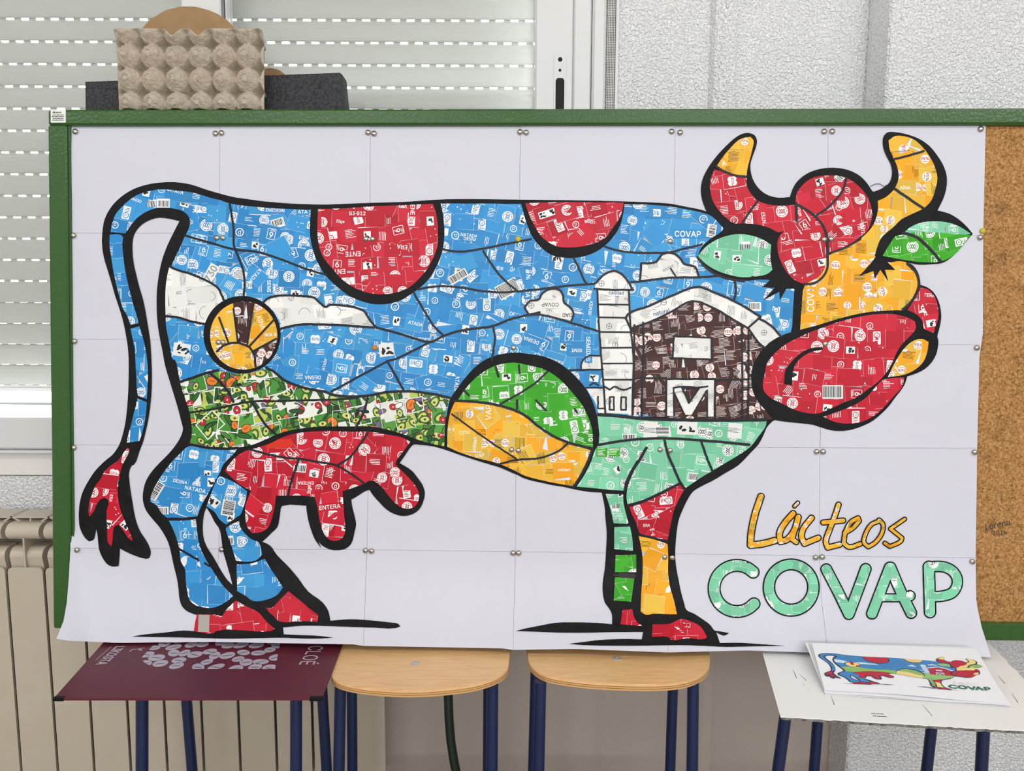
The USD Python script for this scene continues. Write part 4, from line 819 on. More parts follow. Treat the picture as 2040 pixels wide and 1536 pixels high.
def gword(r, ink): return [(words(r.choice(WORDS['white']), 6), r.choice(((90, 110, 140), (70, 72, 76))))]
def vegs(r, ink):
    out = []
    for _ in range(r.randint(4, 6)):
        k = r.random(); x, y, a = r.uniform(-17, 17), r.uniform(-15, 15), r.uniform(0, 180); m_ = r.uniform(.9, 1.55)
        def el(rx, ry, c): out.append((affinity.translate(affinity.rotate(affinity.scale(Point(0, 0).buffer(1, 6), rx * m_, ry * m_), a, origin=(0, 0)), x, y), c))
        if k < .22: el(9, 6, (38, 52, 30)); el(8, 5, (72, 128, 44)); el(6.4, 3.8, (206, 212, 110)); out.append((affinity.translate(Point(0, 0).buffer(2.4, 5), x, y), (92, 60, 36)))
        elif k < .29: el(8, 6.5, (60, 40, 20)); el(7, 5.6, (228, 124, 40)); el(4, .8, (160, 80, 20))
        elif k < .39: el(6, 5, (70, 16, 24)); el(5.2, 4.2, (190, 40, 52)); el(1.2, 1, (240, 240, 236))
        elif k < .88: el(11, 3.4, (20, 34, 20)); el(9.8, 2.3, r.choice(((48, 112, 40), (90, 148, 60), (36, 88, 40)))); el(9, .3, (20, 50, 24))
        elif k < .95: el(7, 4, (60, 48, 70)); el(6, 3.2, (116, 100, 130))
        else: el(8, 5, (60, 60, 56)); el(7, 4, (238, 238, 230))
    return out
PRINTS = {'blue': [(seal, 20), (ringmark, 9), (six, 9), (tag, 11), (photo, 6), (blob30, 7), (tlines, 22), (dots, 8), (none_, 18), (wtri, 5), (wordm('blue'), 8), (barcode, 2)],
          'red': [(seal, 19), (ringmark, 8), (six, 6), (tag, 9), (photo, 9), (blob30, 6), (tlines, 25), (dots, 8), (none_, 22), (wtri, 4), (wordm('red'), 8), (barcode, 1)],
          'mint': [(seal, 16), (ringmark, 12), (six, 7), (photo, 8), (tlines, 34), (none_, 16), (wtri, 8), (barcode, 3)], 'green': [(seal, 18), (six, 12), (tag, 12), (blob30, 16), (tlines, 16), (photo, 6), (none_, 26)],
          'yellow': [(disc95, 30), (dlines((112, 84, 24)), 28), (wordm('yellow'), 6), (two95, 7), (wtri, 9), (none_, 22)], 'brown': [(two95, 22), (dlines((214, 204, 200)), 62), (disc95, 8), (wtri, 4)],
          'white': [(gmark, 15), (dlines((150, 152, 156)), 26), (gcurve, 20), (gword, 18), (dots, 4)], 'veg': [(vegs, 100)]}
INK = {'blue': (60, 130, 190), 'red': (190, 40, 60), 'mint': (70, 90, 84), 'green': (50, 140, 30), 'yellow': (150, 100, 20), 'brown': (90, 50, 44), 'white': (100, 104, 110), 'veg': (40, 60, 30)}
STUFF, CNT = {}, {}
def scrap_mesh(pg, off, tilt, cen, tone, prints):
    """One glued piece: coloured face, white cut edge, and its print, as one mesh with a colour per vertex."""
    V, Fc, Tn, n = [], [], [], 0
    def o_at(v, o): return curl(v[:, 0], v[:, 1]) + o + (v[:, 0] - cen[0]) * tilt[0] + (v[:, 1] - cen[1]) * tilt[1]
    def add(v, f, o, c):
        nonlocal n
        V.append(on_board(v[:, 0], v[:, 1], o_at(v, o))); Fc.append(f + n); Tn.append(np.tile(lin(c), (len(v), 1))); n += len(v)
    v, f = tri2d(pg, None if pg.area < 2200 else 30.0)
    if not len(f): return None
    add(v, f, off, tone)
    sv, sf = skirt(pg, 0, 1)
    o = o_at(sv[:, :2], off) - .0007 * (1 - sv[:, 2])
    V.append(on_board(sv[:, 0], sv[:, 1], o)); Fc.append(sf + n); Tn.append(np.tile(lin((240, 240, 240)), (len(sv), 1))); n += len(sv)
    z = off + .00006
    for p, c in prints:
        p = p.intersection(pg)
        if p.is_empty: continue
        v, f = tri2d(p, None)
        if len(f): add(v, f, z, c); z += .00003
    return np.vstack(V), np.vstack(Fc), np.vstack(Tn)
TILT = {}
def fill(name, col, region, size):
    if region.area < 20: return
    r = random.Random(f'{name}{col}{int(region.area)}')
    x0, y0, x1, y1 = region.bounds; cx, cy = (x0 + x1) / 2, (y0 + y1) / 2
    a0 = r.uniform(-10, 10); sx, sy = size * r.uniform(1.0, 1.12), size * r.uniform(.86, 1.0)
    D = math.hypot(x1 - x0, y1 - y0) / 2 + size
    ni, nj = int(D / sx) + 1, int(D / sy) + 1
    pr, wts = zip(*PRINTS[col])
    grid = [(i, j) for i in range(-ni, ni + 1) for j in range(-nj, nj + 1)]
    ca, sa_ = math.cos(math.radians(a0)), math.sin(math.radians(a0))
    for i, j in grid:
        lx, ly = (i + .5 * (j % 2)) * sx + r.uniform(-.12, .12) * sx, j * sy + r.uniform(-.12, .12) * sy
        px, py = cx + lx * ca - ly * sa_, cy + lx * sa_ + ly * ca
        w_, h_ = sx * r.uniform(1.02, 1.38), sy * r.uniform(1.02, 1.38)
        rot = a0 + (r.gauss(0, 5) if r.random() < .8 else r.uniform(-40, 40))
        jx = lambda: r.uniform(-1.6, 1.6)
        q = Polygon([(-w_ / 2 + jx(), -h_ / 2 + jx()), (w_ / 2 + jx(), -h_ / 2 + jx()), (w_ / 2 + jx(), h_ / 2 + jx()), (-w_ / 2 + jx(), h_ / 2 + jx())])
        q = affinity.translate(affinity.rotate(q, rot, origin=(0, 0)), px, py)
        tone = list(r.choice(COL[col])); k = r.uniform(.95, 1.04); tone = tuple(min(255, t * k) for t in tone)
        f1 = r.choices(pr, wts)[0]; f2 = r.choices(pr, wts)[0] if r.random() < .22 else None
        ang = rot + r.choice((0, 0, 90, 180, 270)); dx, dy = r.uniform(-5, 5), r.uniform(-5, 5)
        seed = r.random(); bord = r.random(); side = r.randint(0, 3)
        if not q.intersects(region): continue
        g = q.intersection(region)
        if g.area < 14: continue
        prints = []
        rr = random.Random(seed); sc_ = min(1.0, size / 27)
        if f2: prints += [(affinity.translate(affinity.rotate(affinity.scale(p, sc_, sc_, origin=(0, 0)), ang + rr.choice((0, 90)), origin=(0, 0)), px - dx * 2.6, py - dy * 2.6), c) for p, c in f2(rr, INK[col])]
        prints += [(affinity.translate(affinity.rotate(affinity.scale(p, sc_, sc_, origin=(0, 0)), ang, origin=(0, 0)), px + dx, py + dy), c) for p, c in f1(rr, INK[col])]
        if col not in ('white', 'veg'):                             # pale cut or torn edges along some of the sides
            ec = np.array(q.exterior.coords); cc = np.array([px, py])
            for sd in range(4):
                if rr.random() < .55:
                    e0, e1 = ec[sd], ec[sd + 1]; wide = rr.random() < .13
                    k0, k1 = (rr.uniform(.04, .16), rr.uniform(0, .05)) if wide else (rr.uniform(.02, .055), rr.uniform(.02, .055))
                    prints.append((Polygon([e0, e1, e1 + (cc - e1) * k1, e0 + (cc - e0) * k0]).buffer(.1), (222, 228, 236) if wide else tuple(.45 * t + .55 * 238 for t in tone)))
        elif col == 'veg' and bord < .5:
            prints.append((q.difference(q.buffer(-rr.uniform(.8, 2.2))), (236, 236, 232)))
        level = ((i * 3 + j * 5) % 7)
        for h in getattr(g, 'geoms', [g]):
            if h.geom_type != 'Polygon' or h.area < 12: continue
            res = scrap_mesh(h, .00105 + level * .00015, (r.uniform(-8e-6, 8e-6), r.uniform(-8e-6, 8e-6)), (px, py), tone, prints)
            if res is None: continue
            PIECES.setdefault(col, []).append((h.area, res))
PIECES = {}
SZ = {'blue': 31, 'red': 31, 'yellow': 30, 'mint': 30, 'green': 30, 'brown': 30, 'white': 33, 'veg': 33}
for name, col, v in VIS:
    if col == 'black': continue
    s_ = SZ[col] if name != 'letters' else (24 if col == 'mint' else 15)
    fill(name, col, v.buffer(0), s_)
NM = {'blue': 'blue_carton_piece', 'red': 'red_carton_piece', 'yellow': 'yellow_carton_piece', 'mint': 'mint_carton_piece', 'green': 'green_carton_piece', 'brown': 'brown_carton_piece', 'white': 'white_carton_piece', 'veg': 'vegetable_print_piece'}
for col, ps in PIECES.items():
    ps.sort(key=lambda a: -a[0])
    for ar, (v, f, t) in ps[:298]: part(NM[col], (v, f), M['carton'], poster, tone=t)
    if len(ps) > 298:
        V, Fc, Tn, n = [], [], [], 0
        for ar, (v, f, t) in ps[298:]: V.append(v); Fc.append(f + n); Tn.append(t); n += len(v)
        part(NM[col].replace('piece', 'snippets'), (np.vstack(V), np.vstack(Fc)), M['carton'], poster, tone=np.vstack(Tn), kind='stuff')
# words that can be read in the photograph, on pieces of their own
def big_word(px, py, text, h, ang, tone, ink, bold=True, dark=None):
    g = affinity.translate(affinity.rotate(words(text, h, bold), ang, origin=(0, 0)), px, py)
    b = affinity.translate(affinity.rotate(sbox(*words(text, h, bold).bounds).buffer(3.2, join_style='mitre'), ang, origin=(0, 0)), px, py)
    pr = [(g, ink)]
    reg_ = unary_union([v for n, c, v in VIS if c != 'black'])
    b = b.intersection(reg_)
    b = max(getattr(b, 'geoms', [b]), key=lambda q: q.area)
    res = scrap_mesh(b, .0022, (0, 0), (px, py), tone, pr)
    if res: part('lettered_carton_piece', (res[0], res[1]), M['carton'], poster, tone=res[2])
BL, RD, YL, WH2, BR = COL['blue'][0], COL['red'][0], COL['yellow'][0], COL['white'][0], COL['brown'][0]
for a in [(389, 975, 'NATADA', 7.5, 12, BL, WHT), (548, 419, 'EMIDESN', 6, 2, BL, WHT), (603, 422, 'ATA', 7, 0, BL, WHT), (657, 1010, 'ENTERA', 8, -6, RD, WHT), (712, 425, 'B3·B12', 7, 0, RD, WHT), (703, 506, 'ENTE', 9, 178, RD, WHT), (676, 541, 'ENT', 9, 178, RD, WHT), (801, 492, 'ERA', 8, 186, RD, WHT), (822, 418, 'ENE', 8, 90, RD, WHT),
          (1370, 466, 'COVAP', 11, 1, BL, WHT), (1052, 570, 'NATADA', 8, 92, BL, WHT), (1172, 695, 'SEMIDES', 8, 90, BL, WHT), (1096, 607, 'COVAP', 7, 180, WH2, (96, 90, 88)), (1130, 628, 'DAD', 7, 180, WH2, (70, 70, 72)), (1318, 622, 'natural', 7.5, -14, WH2, (84, 104, 134)), (1228, 583, 'calidad', 6.5, 2, WH2, (84, 104, 134)),
          (973, 822, 'VAP', 11, -88, YL, WHT), (520, 642, 'AINA', 8, 68, YL, WHT), (1615, 602, 'COV', 13, -90, YL, WHT), (1300, 1060, 'EN', 8, 78, RD, WHT), (1365, 1245, 'ERA', 8, 186, RD, WHT), (1314, 748 + 76 - 76, 'M', .1, 0, BR, BR), (404, 1107, 'COVAP', 11, 76, BL, WHT), (552, 1165, 'ATADA', 7, -22, BL, WHT), (623, 752, 'DESNA', 7, 180, BL, WHT), (536, 570, 'SEMI', 7, 90, BL, WHT), (1442, 325, 'A', 10, -20, YL, WHT), (1384, 537, 'PET', 6, 90, WH2, (96, 110, 140)), (420, 545, '730', 13, -60, WH2, (140, 146, 156))]:
    if a[3] > 1: big_word(*a)

# single pieces that stand out in the photograph: barcodes, white flaps, an orange one, tape
_allcol = unary_union([v for n, c, v in VIS if c != 'black'])
def special(name, px, py, w_, h_, ang, tone, prints, clip=True, off=.00212):
    q = affinity.translate(affinity.rotate(sbox(-w_ / 2, -h_ / 2, w_ / 2, h_ / 2), ang, origin=(0, 0)), px, py)
    if clip: q = q.intersection(_allcol)
    if q.is_empty: return
    q = max(getattr(q, 'geoms', [q]), key=lambda g: g.area)
    pr = [(affinity.translate(affinity.rotate(p, ang, origin=(0, 0)), px, py), c) for p, c in prints]
    res = scrap_mesh(q, off, (0, 0), (px, py), tone, pr)
    if res: part(name, (res[0], res[1]), M['carton'], poster, tone=res[2])
def bars(w_, h_, r):
    bs, x = [], -w_ / 2 + 2
    while x < w_ / 2 - 3:
        k = r.choice((.8, 1.2, 2)); bs.append(sbox(x, -h_ / 2 + 2, x + k, h_ / 2 - 3)); x += k + r.choice((.9, 1.3))
    return [(unary_union(bs), (52, 52, 56))]
def blots(w_, h_, r):
    return [(unary_union([affinity.translate(affinity.rotate(affinity.scale(Point(0, 0).buffer(1, 5), r.uniform(3, 7), r.uniform(1.5, 3)), r.uniform(0, 180)), r.uniform(-w_ * .32, w_ * .32), r.uniform(-h_ * .25, h_ * .25)) for _ in range(5)]), (30, 30, 34))]
r9 = random.Random(99); OFFW = (228, 228, 226)
for px, py, w_, h_, ang in ((312, 978, 38, 17, -58), (455, 1012, 32, 26, 100), (1659, 781, 41, 27, 0), (913, 551, 39, 18, -30), (1012, 575, 46, 30, -28), (1319, 859, 18, 30, 90), (1254, 871, 28, 14, 0)):
    special('barcode_piece', px, py, w_, h_, ang, OFFW, bars(w_, h_, r9))
for px, py, w_, h_, ang in ((1369, 852, 40, 28, 2), (362, 697, 34, 26, 8), (770, 697, 30, 26, -8), (1110, 515, 20, 14, 10), (426, 1000, 22, 18, 40)):
    special('white_flap_piece', px, py, w_, h_, ang, OFFW, blots(w_, h_, r9))
for px, py, w_, h_, ang in ((1296, 858, 28, 36, 3), (1464, 858, 28, 30, 4), (480, 548, 24, 16, 12), (1292, 628, .1, .1, 0)):
    if w_ > 1: special('white_flap_piece', px, py, w_, h_, ang, OFFW, dlines((120, 122, 128))(r9, None))
special('orange_carton_piece', 556, 884, 52, 17, -4, (212, 46, 22), [])
for px, py in ((1199, 901), (1224, 900)): special('green_flap_piece', px, py, 22, 18, 2, (54, 164, 18), tlines(r9, None))
special('brown_tape', 1249, 1147, 32, 9, 4, (52, 36, 28), [], False, .0023)
special('silver_tape', 406, 1242, 22, 34, 2, (168, 164, 158), [(sbox(-10, 8, 10, 15), (70, 66, 62)), (sbox(-2, -14, 2, 6), (208, 206, 200))], False, .0023)

# ------------------------------------------------------------------ thumbtacks
def tack_mesh(c, r):
    ph = np.linspace(0, math.pi / 2, 6); prof = [(0, 0)] + [(r * math.cos(p) ** .8, r * .62 * math.sin(p)) for p in ph]
    t = trimesh.creation.revolve(np.array([(r, 0)] + [(r * math.cos(p), .0004 + r * .6 * math.sin(p)) for p in ph]), sections=20); v = t.vertices
    return trimesh.Trimesh(c + v[:, :1] * EX + v[:, 1:2] * EZ - v[:, 2:3] * EY, t.faces[:, ::-1], process=False)
ROWS = [('top row under the green rail', [(150, 262), (429, 266), (441, 265), (733, 264), (745, 266), (1036, 263), (1048, 264), (1338, 262), (1355, 264), (1642, 262), (1658, 262), (1954, 257)]),
        ('second row level with the ears', [(146, 469), (432, 474), (444, 474), (729, 476), (742, 476), (1032, 476), (1335, 481), (1642, 477), (1656, 476), (1953, 473)]),
        ('middle row level with the sun', [(148, 680), (435, 682), (444, 682), (746, 693), (1023, 693), (1644, 685), (1946, 693)]),
        ('fourth row level with the udder', [(147, 892), (1019, 896), (1032.5, 897.5), (1315, 896), (1335, 897.5), (1627, 900), (1640, 900), (1942, 901)]),
        ('lowest row above the hooves', [(153, 1096), (441, 1095), (728, 1097), (740, 1098), (1022, 1102), (1033, 1102), (1324, 1110), (1339, 1111), (1625, 1111), (1638, 1110), (1937, 1119)])]
NUM = 'first second third fourth fifth sixth seventh eighth ninth tenth eleventh twelfth'.split()
for rn, pts in ROWS:
    for k, (x, y) in enumerate(pts):
        col, mt = ('silver', M['steel'])
        if (x, y) == (1032, 476): col, mt = 'yellow', M['yellow_tack']
        if (x, y) == (746, 693): col, mt = 'orange', M['red_tack']
        c = S(np.array(x), np.array(y), .0016)
        p = numbered('/World', 'thumbtack')
        v, f = arrays(tack_mesh(np.zeros(3), .0054)); g = usdkit.mesh(stage, p, trimesh.Trimesh(v, f), mt, smooth=60)
        UsdGeom.Xformable(g).AddTranslateOp().Set(Gf.Vec3d(*map(float, c)))
        setdata(g.GetPrim(), label=f'domed {col} thumbtack, {NUM[k]} from left in the {rn}', category='thumbtack', group='thumbtacks in the cow poster')
c = S(np.array(1957.5), np.array(460), .0010); p = numbered('/World', 'thumbtack'); v, f = arrays(tack_mesh(np.zeros(3), .0054)); g = usdkit.mesh(stage, p, trimesh.Trimesh(v, f), M['yellow_tack'], smooth=60)
UsdGeom.Xformable(g).AddTranslateOp().Set(Gf.Vec3d(*map(float, c))); setdata(g.GetPrim(), label='domed yellow thumbtack at the poster\'s right edge beside the cow\'s right ear', category='thumbtack', group='thumbtacks in the cow poster')

# ------------------------------------------------------------------ stools
ZS = .507
def layer(poly, z0, z1):
    e = trimesh.creation.extrude_polygon(poly, z1 - z0, engine='earcut'); e.apply_translation((0, 0, z0)); return e
def floor_pt(px, py, y): q = on_y(px, py, y); return np.array(q)
def make_leg(top_px, bot_px, y, r=.0105, ztop=ZS - .012):
    """A straight tube whose axis passes through two picture points at depth y, from under the seat to the floor."""
    a, b = floor_pt(*top_px, y), floor_pt(*bot_px, y); d = (b - a) / (b[2] - a[2])
    A, B = a + d * (ztop - a[2]), a + d * (.010 - a[2])
    return tube([A, A * .5 + B * .5, B], r), B
def stool(label, outline_px, legs, top=True, seat_poly=None, screw=None, zs=ZS, depth=None):
    if seat_poly is None:
        q = on_z(np.array([p[0] for p in outline_px], float), np.array([p[1] for p in outline_px], float), zs)[:, :2]
        yb = depth or 1.525
        xl, xr = q[0][0], q[-1][0]
        q = np.vstack([q, [xr, yb - .04], [xr - .04, yb], [xl + .04, yb], [xl, yb - .04]])
        seat_poly = Polygon(smooth(q, True, 4, 50))
        if not seat_poly.is_valid: seat_poly = seat_poly.buffer(0)
    cx, cy = seat_poly.centroid.coords[0]
    t = thing('stool', label, 'stool', (cx, cy, 0), group='blue legged school stools')
    part('seat', cat(layer(seat_poly.buffer(-.0012), zs - .0006, zs), layer(seat_poly, zs - .004, zs - .0006)), M['wood'], t, smooth=30)
    part('ply_layer', layer(seat_poly.buffer(-.0005), zs - .0052, zs - .004), M['ply_dark'], t)
    part('ply_layer', layer(seat_poly, zs - .0078, zs - .0052), M['ply_light'], t)
    part('ply_layer', layer(seat_poly.buffer(-.0005), zs - .009, zs - .0078), M['ply_dark'], t)
    part('ply_layer', layer(seat_poly, zs - .012, zs - .009), M['ply_light'], t)
    feet = []
    for tp, bp, y in legs:
        m_, B = make_leg(tp, bp, y, ztop=zs - .012); part('leg', m_, M['navy'], t, smooth=50); feet.append(B)
    for B in feet:
        fo_ = trimesh.creation.cylinder(.0125, .02, sections=16); fo_.apply_translation((B[0], B[1], .010)); part('foot_cap', fo_, M['black_plastic'], t, smooth=40)
    if len(feet) == 4:
        zz = .16
        for i, j in ((0, 1), (2, 3), (0, 2), (1, 3)):
            g = lambda k: feet[k] + (np.array(floor_pt(*legs[k][0], legs[k][2])) - feet[k]) * ((zz - .01) / (floor_pt(*legs[k][0], legs[k][2])[2] - .01))
            part('crossbar', tube([g(i), (g(i) + g(j)) / 2, g(j)], .007), M['navy'], t, smooth=50)
        zz = zs - .03
        fr = [feet[k] + (np.array(floor_pt(*legs[k][0], legs[k][2])) - feet[k]) * ((zz - .01) / (floor_pt(*legs[k][0], legs[k][2])[2] - .01)) for k in range(4)]
    if screw:
        q = on_z(*screw, zs); sc = trimesh.creation.revolve(np.array([(0, 0), (.008, 0), (.008, .0006), (.006, .0014), (.003, .0016), (.0028, .0008), (0, .0008)]), sections=24); sc.apply_translation((q[0], q[1], zs)); part('screw', sc, M['zinc'], t, smooth=40)
    return t
st1 = [(664, 1300), (662, 1326), (660, 1344), (669, 1356), (694, 1365), (745, 1372.6), (825, 1376), (908, 1370), (955, 1362), (992, 1349), (1010, 1334.5), (1014, 1318), (1016, 1298)]
yf, yb_ = 1.315, 1.47
stool('beech topped stool with blue legs, just right of the burgundy card', st1, [((678, 1380), (675, 1536), yf), ((981, 1360), (980, 1536), yf), ((701, 1385), (702, 1536), yb_), ((973, 1385), (972, 1536), yb_)], screw=(827, 1322))
st2 = [(1051, 1298), (1053, 1316), (1062.5, 1331), (1086, 1345), (1144, 1356), (1216.6, 1362), (1325, 1363), (1365, 1358), (1394, 1347), (1410.6, 1332), (1414, 1320), (1413, 1300)]
stool('beech topped stool with chipped front edge and blue legs, left of the white board', st2, [((1077, 1350), (1073, 1536), yf), ((1381, 1350), (1379, 1536), yf), ((1066, 1385), (1062, 1536), yb_), ((1340, 1385), (1335, 1536), yb_)], screw=(1229.5, 1312))
def rr_poly(x0, x1, y0, y1, r=.05): return sbox(x0 + r, y0 + r, x1 - r, y1 - r).buffer(r, 8)
y3f, y3b = 1.30, 1.44
p3 = [floor_pt(283, 1400, y3f)[0], floor_pt(590, 1400, y3f)[0]]
stool('blue legged stool hidden under the burgundy card at the left', None, [((283, 1400), (283, 1536), y3f), ((590, 1400), (590, 1536), y3f), ((372, 1400), (383, 1536), y3b + .05), ((643, 1400), (651, 1536), y3b)], seat_poly=rr_poly(p3[0] - .015, p3[1] + .015, 1.27, 1.545))
y4f, y4b = 1.30, 1.44
p4 = [floor_pt(1564, 1440, y4f)[0], floor_pt(1960, 1440, y4f)[0]]
ZW = .507
stool('blue legged stool hidden under the white board at the right', None, [((1563, 1440), (1550, 1536), y4f), ((1960, 1440), (1955, 1536), y4f), ((1629, 1440), (1622, 1536), y4b), ((1857, 1440), (1846, 1536), y4b)], seat_poly=Polygon([(p4[0] - .012, 1.262), (p4[1] + .02, 1.262), (p4[1] + .02, 1.54), (p4[0] + .075, 1.54)]).buffer(-.03).buffer(.03))

# ------------------------------------------------------------------ burgundy card on the left stool
ZB = ZS + .0005; tb = .004; zt_ = ZB + tb
cn = on_z(np.array([107, 641, 690, 222], float), np.array([1391, 1391, 1262, 1262], float), zt_)[:, :2]
bc = Polygon(cn); ctr = np.array(bc.centroid.coords[0])
card = thing('burgundy_card', 'burgundy cardboard panel with silver coin print lying on the leftmost stool', 'cardboard panel', (ctr[0], ctr[1], ZB))
part('panel', layer(bc, ZB, zt_), M['burgundy'], card)
def z_place(px, py, rotdeg=-90, z=zt_ + .0001):
    o = on_z(px, py, z); a = math.radians(rotdeg); ex = np.array([math.cos(a), math.sin(a), 0]); ey = np.array([-math.sin(a), math.cos(a), 0]); return (o, ex, ey, np.array([0, 0, 1.0]))
def on_card(px, py):
    q = on_z(np.asarray(px, float), np.asarray(py, float), zt_); return q[..., :2]
rc = random.Random(21); coins, shades = [], []
area = Polygon(on_card([318, 560, 548, 318, 290, 280], [1272, 1272, 1333, 1333, 1322, 1312]))
hole = Polygon(on_card([380, 440, 430, 378], [1306, 1306, 1318, 1318])); mn = area.bounds
tries = 0
while tries < 1200 and len(coins) < 72:
    tries += 1
    x, y = rc.uniform(mn[0], mn[2]), rc.uniform(mn[1], mn[3])
    if not area.contains(Point(x, y)) or hole.contains(Point(x, y)): continue
    e_ = affinity.translate(affinity.rotate(affinity.scale(Point(0, 0).buffer(1, 8), rc.uniform(.011, .0165), rc.uniform(.009, .0135)), rc.uniform(0, 180), origin=(0, 0)), x, y)
    if any(e_.intersection(c_).area > .04 * e_.area for c_ in coins): continue
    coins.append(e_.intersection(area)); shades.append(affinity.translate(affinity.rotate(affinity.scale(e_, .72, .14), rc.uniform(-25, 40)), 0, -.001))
def flat_z(polys, z, t=.00015): return cat(*[layer(g, z, z + t) for p_ in polys for g in getattr(p_, 'geoms', [p_]) if g.geom_type == 'Polygon' and g.area > 1e-7])
part('coin_print', flat_z(coins, zt_), M['grey_ink'], card, kind='stuff', label='silver coin pattern printed on the card')
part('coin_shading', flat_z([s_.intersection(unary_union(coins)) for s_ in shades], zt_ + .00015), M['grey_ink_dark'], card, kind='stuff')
def card_text(px, py, text, h, bold=False, sx=1.0):
    return flat_on(affinity.scale(text_shape(text, h, bold), sx, 1, origin=(0, 0)), z_place(px, py), .00015)
part('lettering', cat(card_text(617, 1286, 'CLOÉ', .027, False, .8)), M['grey_ink'], card)
part('lettering', cat(card_text(232, 1287, 'LIKOSTA', .017, True, .72)), M['grey_ink'], card)
part('lettering', cat(card_text(264, 1292, 'L', .018), card_text(275, 1290, 'v', .018)), M['grey_ink'], card)
part('printed_rule', flat_on(sbox(0, -.001, .055, 0), z_place(222, 1288), .00015), M['grey_ink'], card)
ct = on_z(np.array([107, 641], float), np.array([1391, 1391], float), zt_)
part('corner_tape', bx(ct[0][0] - .001, ct[0][0] + .016, ct[0][1] - .0012, ct[0][1] + .006, ZB - .0008, zt_ + .0006), M['black_plastic'], card)
part('corner_tape', bx(ct[1][0] - .020, ct[1][0] + .001, ct[1][1] - .0012, ct[1][1] + .006, ZB - .0008, zt_ + .0006), M['black_plastic'], card)

# ------------------------------------------------------------------ white board on the right stool, with the printed sheets
ZP = ZW + .0005; tp_ = .006; ztp = ZP + tp_
n0, n1 = on_z(1555, 1428, ztp)[:2], on_z(2150, 1462, ztp)[:2]
lb, rb = on_z(1508, 1262, ztp)[:2], on_z(1950, 1262, ztp)[:2]
front = [n0 + (n1 - n0) * t + np.array([0, rc.uniform(-.0012, .0012)]) for t in np.linspace(0, 1, 60)]
r1_ = [on_z(2032, 1345, ztp)[:2], on_z(2026, 1336, ztp)[:2], on_z(2011, 1326, ztp)[:2], on_z(2006, 1316, ztp)[:2]]
wp = Polygon(front + r1_ + [rb, lb]).buffer(0)
wb = thing('white_board', 'scuffed white panel with a frayed dark edge lying on the rightmost stool', 'panel', (wp.centroid.x, wp.centroid.y, ZP))
part('face', layer(wp, ztp - .0012, ztp), M['white_panel'], wb)
part('core', layer(wp.buffer(-.0012), ZP, ztp - .0012), M['panel_core'], wb, label='dark frayed core of the panel')
marks = []
for px_, py_, wd_, n_ in ((1736, 1422, 2.6, 6), (1739, 1427, 3.6, 7)):
    for k in range(n_): marks.append(flat_on(sbox(0, 0, .0026, .0016 + .0007 * (k % 2)), z_place(px_ + k * 4.2, py_ + k * .25, 0, ztp), .00012))
part('stamp_print', cat(*marks), M['dark_ink'], wb)
scr = []
for (xa, ya, xb, yb2) in ((1580, 1334, 1587, 1351), (1593, 1343, 1607, 1356), (1655, 1385, 1662, 1404), (1838, 1404, 1852, 1420), (1852, 1420, 1857, 1426), (1988, 1345, 2002, 1362), (2015, 1380, 2028, 1400)):
    A_, B_ = on_z(xa, ya, ztp + .0001), on_z(xb, yb2, ztp + .0001); d_ = (B_ - A_)[:2]; L_ = np.hypot(*d_); nrm = np.array([-d_[1], d_[0]]) / L_ * .0007
    scr.append(layer(Polygon([A_[:2] + nrm * .3, B_[:2] + nrm, B_[:2] - nrm, A_[:2] - nrm * .3]).buffer(0), ztp, ztp + .0001))
part('scratches', cat(*scr), M['panel_core'], wb, kind='stuff')

def sheet_thing(name, label, pxs, z, lift, seed, grid=14):
    ends = (ZBACK + z - ztp, ZBACK + z - ztp, z, z)
    q = np.array([on_z(np.array(float(x)), np.array(float(y)), zz_) for (x, y), zz_ in zip(pxs, ends)])
    uu, vv = np.meshgrid(np.linspace(0, 1, grid), np.linspace(0, 1, grid), indexing='ij')
    P = (1 - uu)[..., None] * (1 - vv)[..., None] * q[0] + uu[..., None] * (1 - vv)[..., None] * q[1] + uu[..., None] * vv[..., None] * q[2] + (1 - uu)[..., None] * vv[..., None] * q[3]
    P[..., 2] += lift(uu, vv)
    A = P.reshape(-1, 3); Bk = A - np.array([0, 0, .00025]); N = grid * grid
    ii, jj = np.meshgrid(np.arange(grid - 1), np.arange(grid - 1), indexing='ij'); a = (ii * grid + jj).ravel()
    f = [np.stack([a, a + grid + 1, a + 1], 1), np.stack([a, a + grid, a + grid + 1], 1)]
    f = f + [N + x[:, ::-1] for x in f]
    rg = np.array([k * grid for k in range(grid)] + [(grid - 1) * grid + k for k in range(1, grid)] + [k * grid + grid - 1 for k in range(grid - 2, -1, -1)] + [k for k in range(grid - 2, 0, -1)]); nx = np.roll(rg, -1)
    f += [np.stack([rg, nx, nx + N], 1), np.stack([rg, nx + N, rg + N], 1)]
    t = thing(name, label, 'paper sheet', (A[:, 0].mean(), A[:, 1].mean(), Bk[:, 2].min()), group='sheets in the stack on the white board')
    part('paper', (np.vstack([A, Bk]), np.vstack(f)), M['sheet'], t, smooth=30)
    return t, q, lift
ZBACK = float(S(np.array(1780.0), np.array(1283.0), .004)[2])
z1, z2, z3 = ztp + .0006, ztp + .0024, ztp + .0052
wave = lambda h1, h2: (lambda a, b: h1 * b * np.sin(a * 3.1) ** 2 + h2 * a * b)
sheet_thing('paper_sheet', 'lowest white sheet of the stack, sticking out at its left and front', [(1604, 1280), (1930, 1288), (2017, 1408), (1645, 1384)], z1, lambda a, b: .0012 * b * np.sin(a * 4) ** 2, 1)
sheet_thing('paper_sheet', 'middle white sheet of the stack, with a wavy front edge', [(1612, 1280), (1936, 1290), (2012, 1407), (1643, 1381)], z2, lambda a, b: .0016 * b * np.sin(a * 5.2) ** 2, 2)
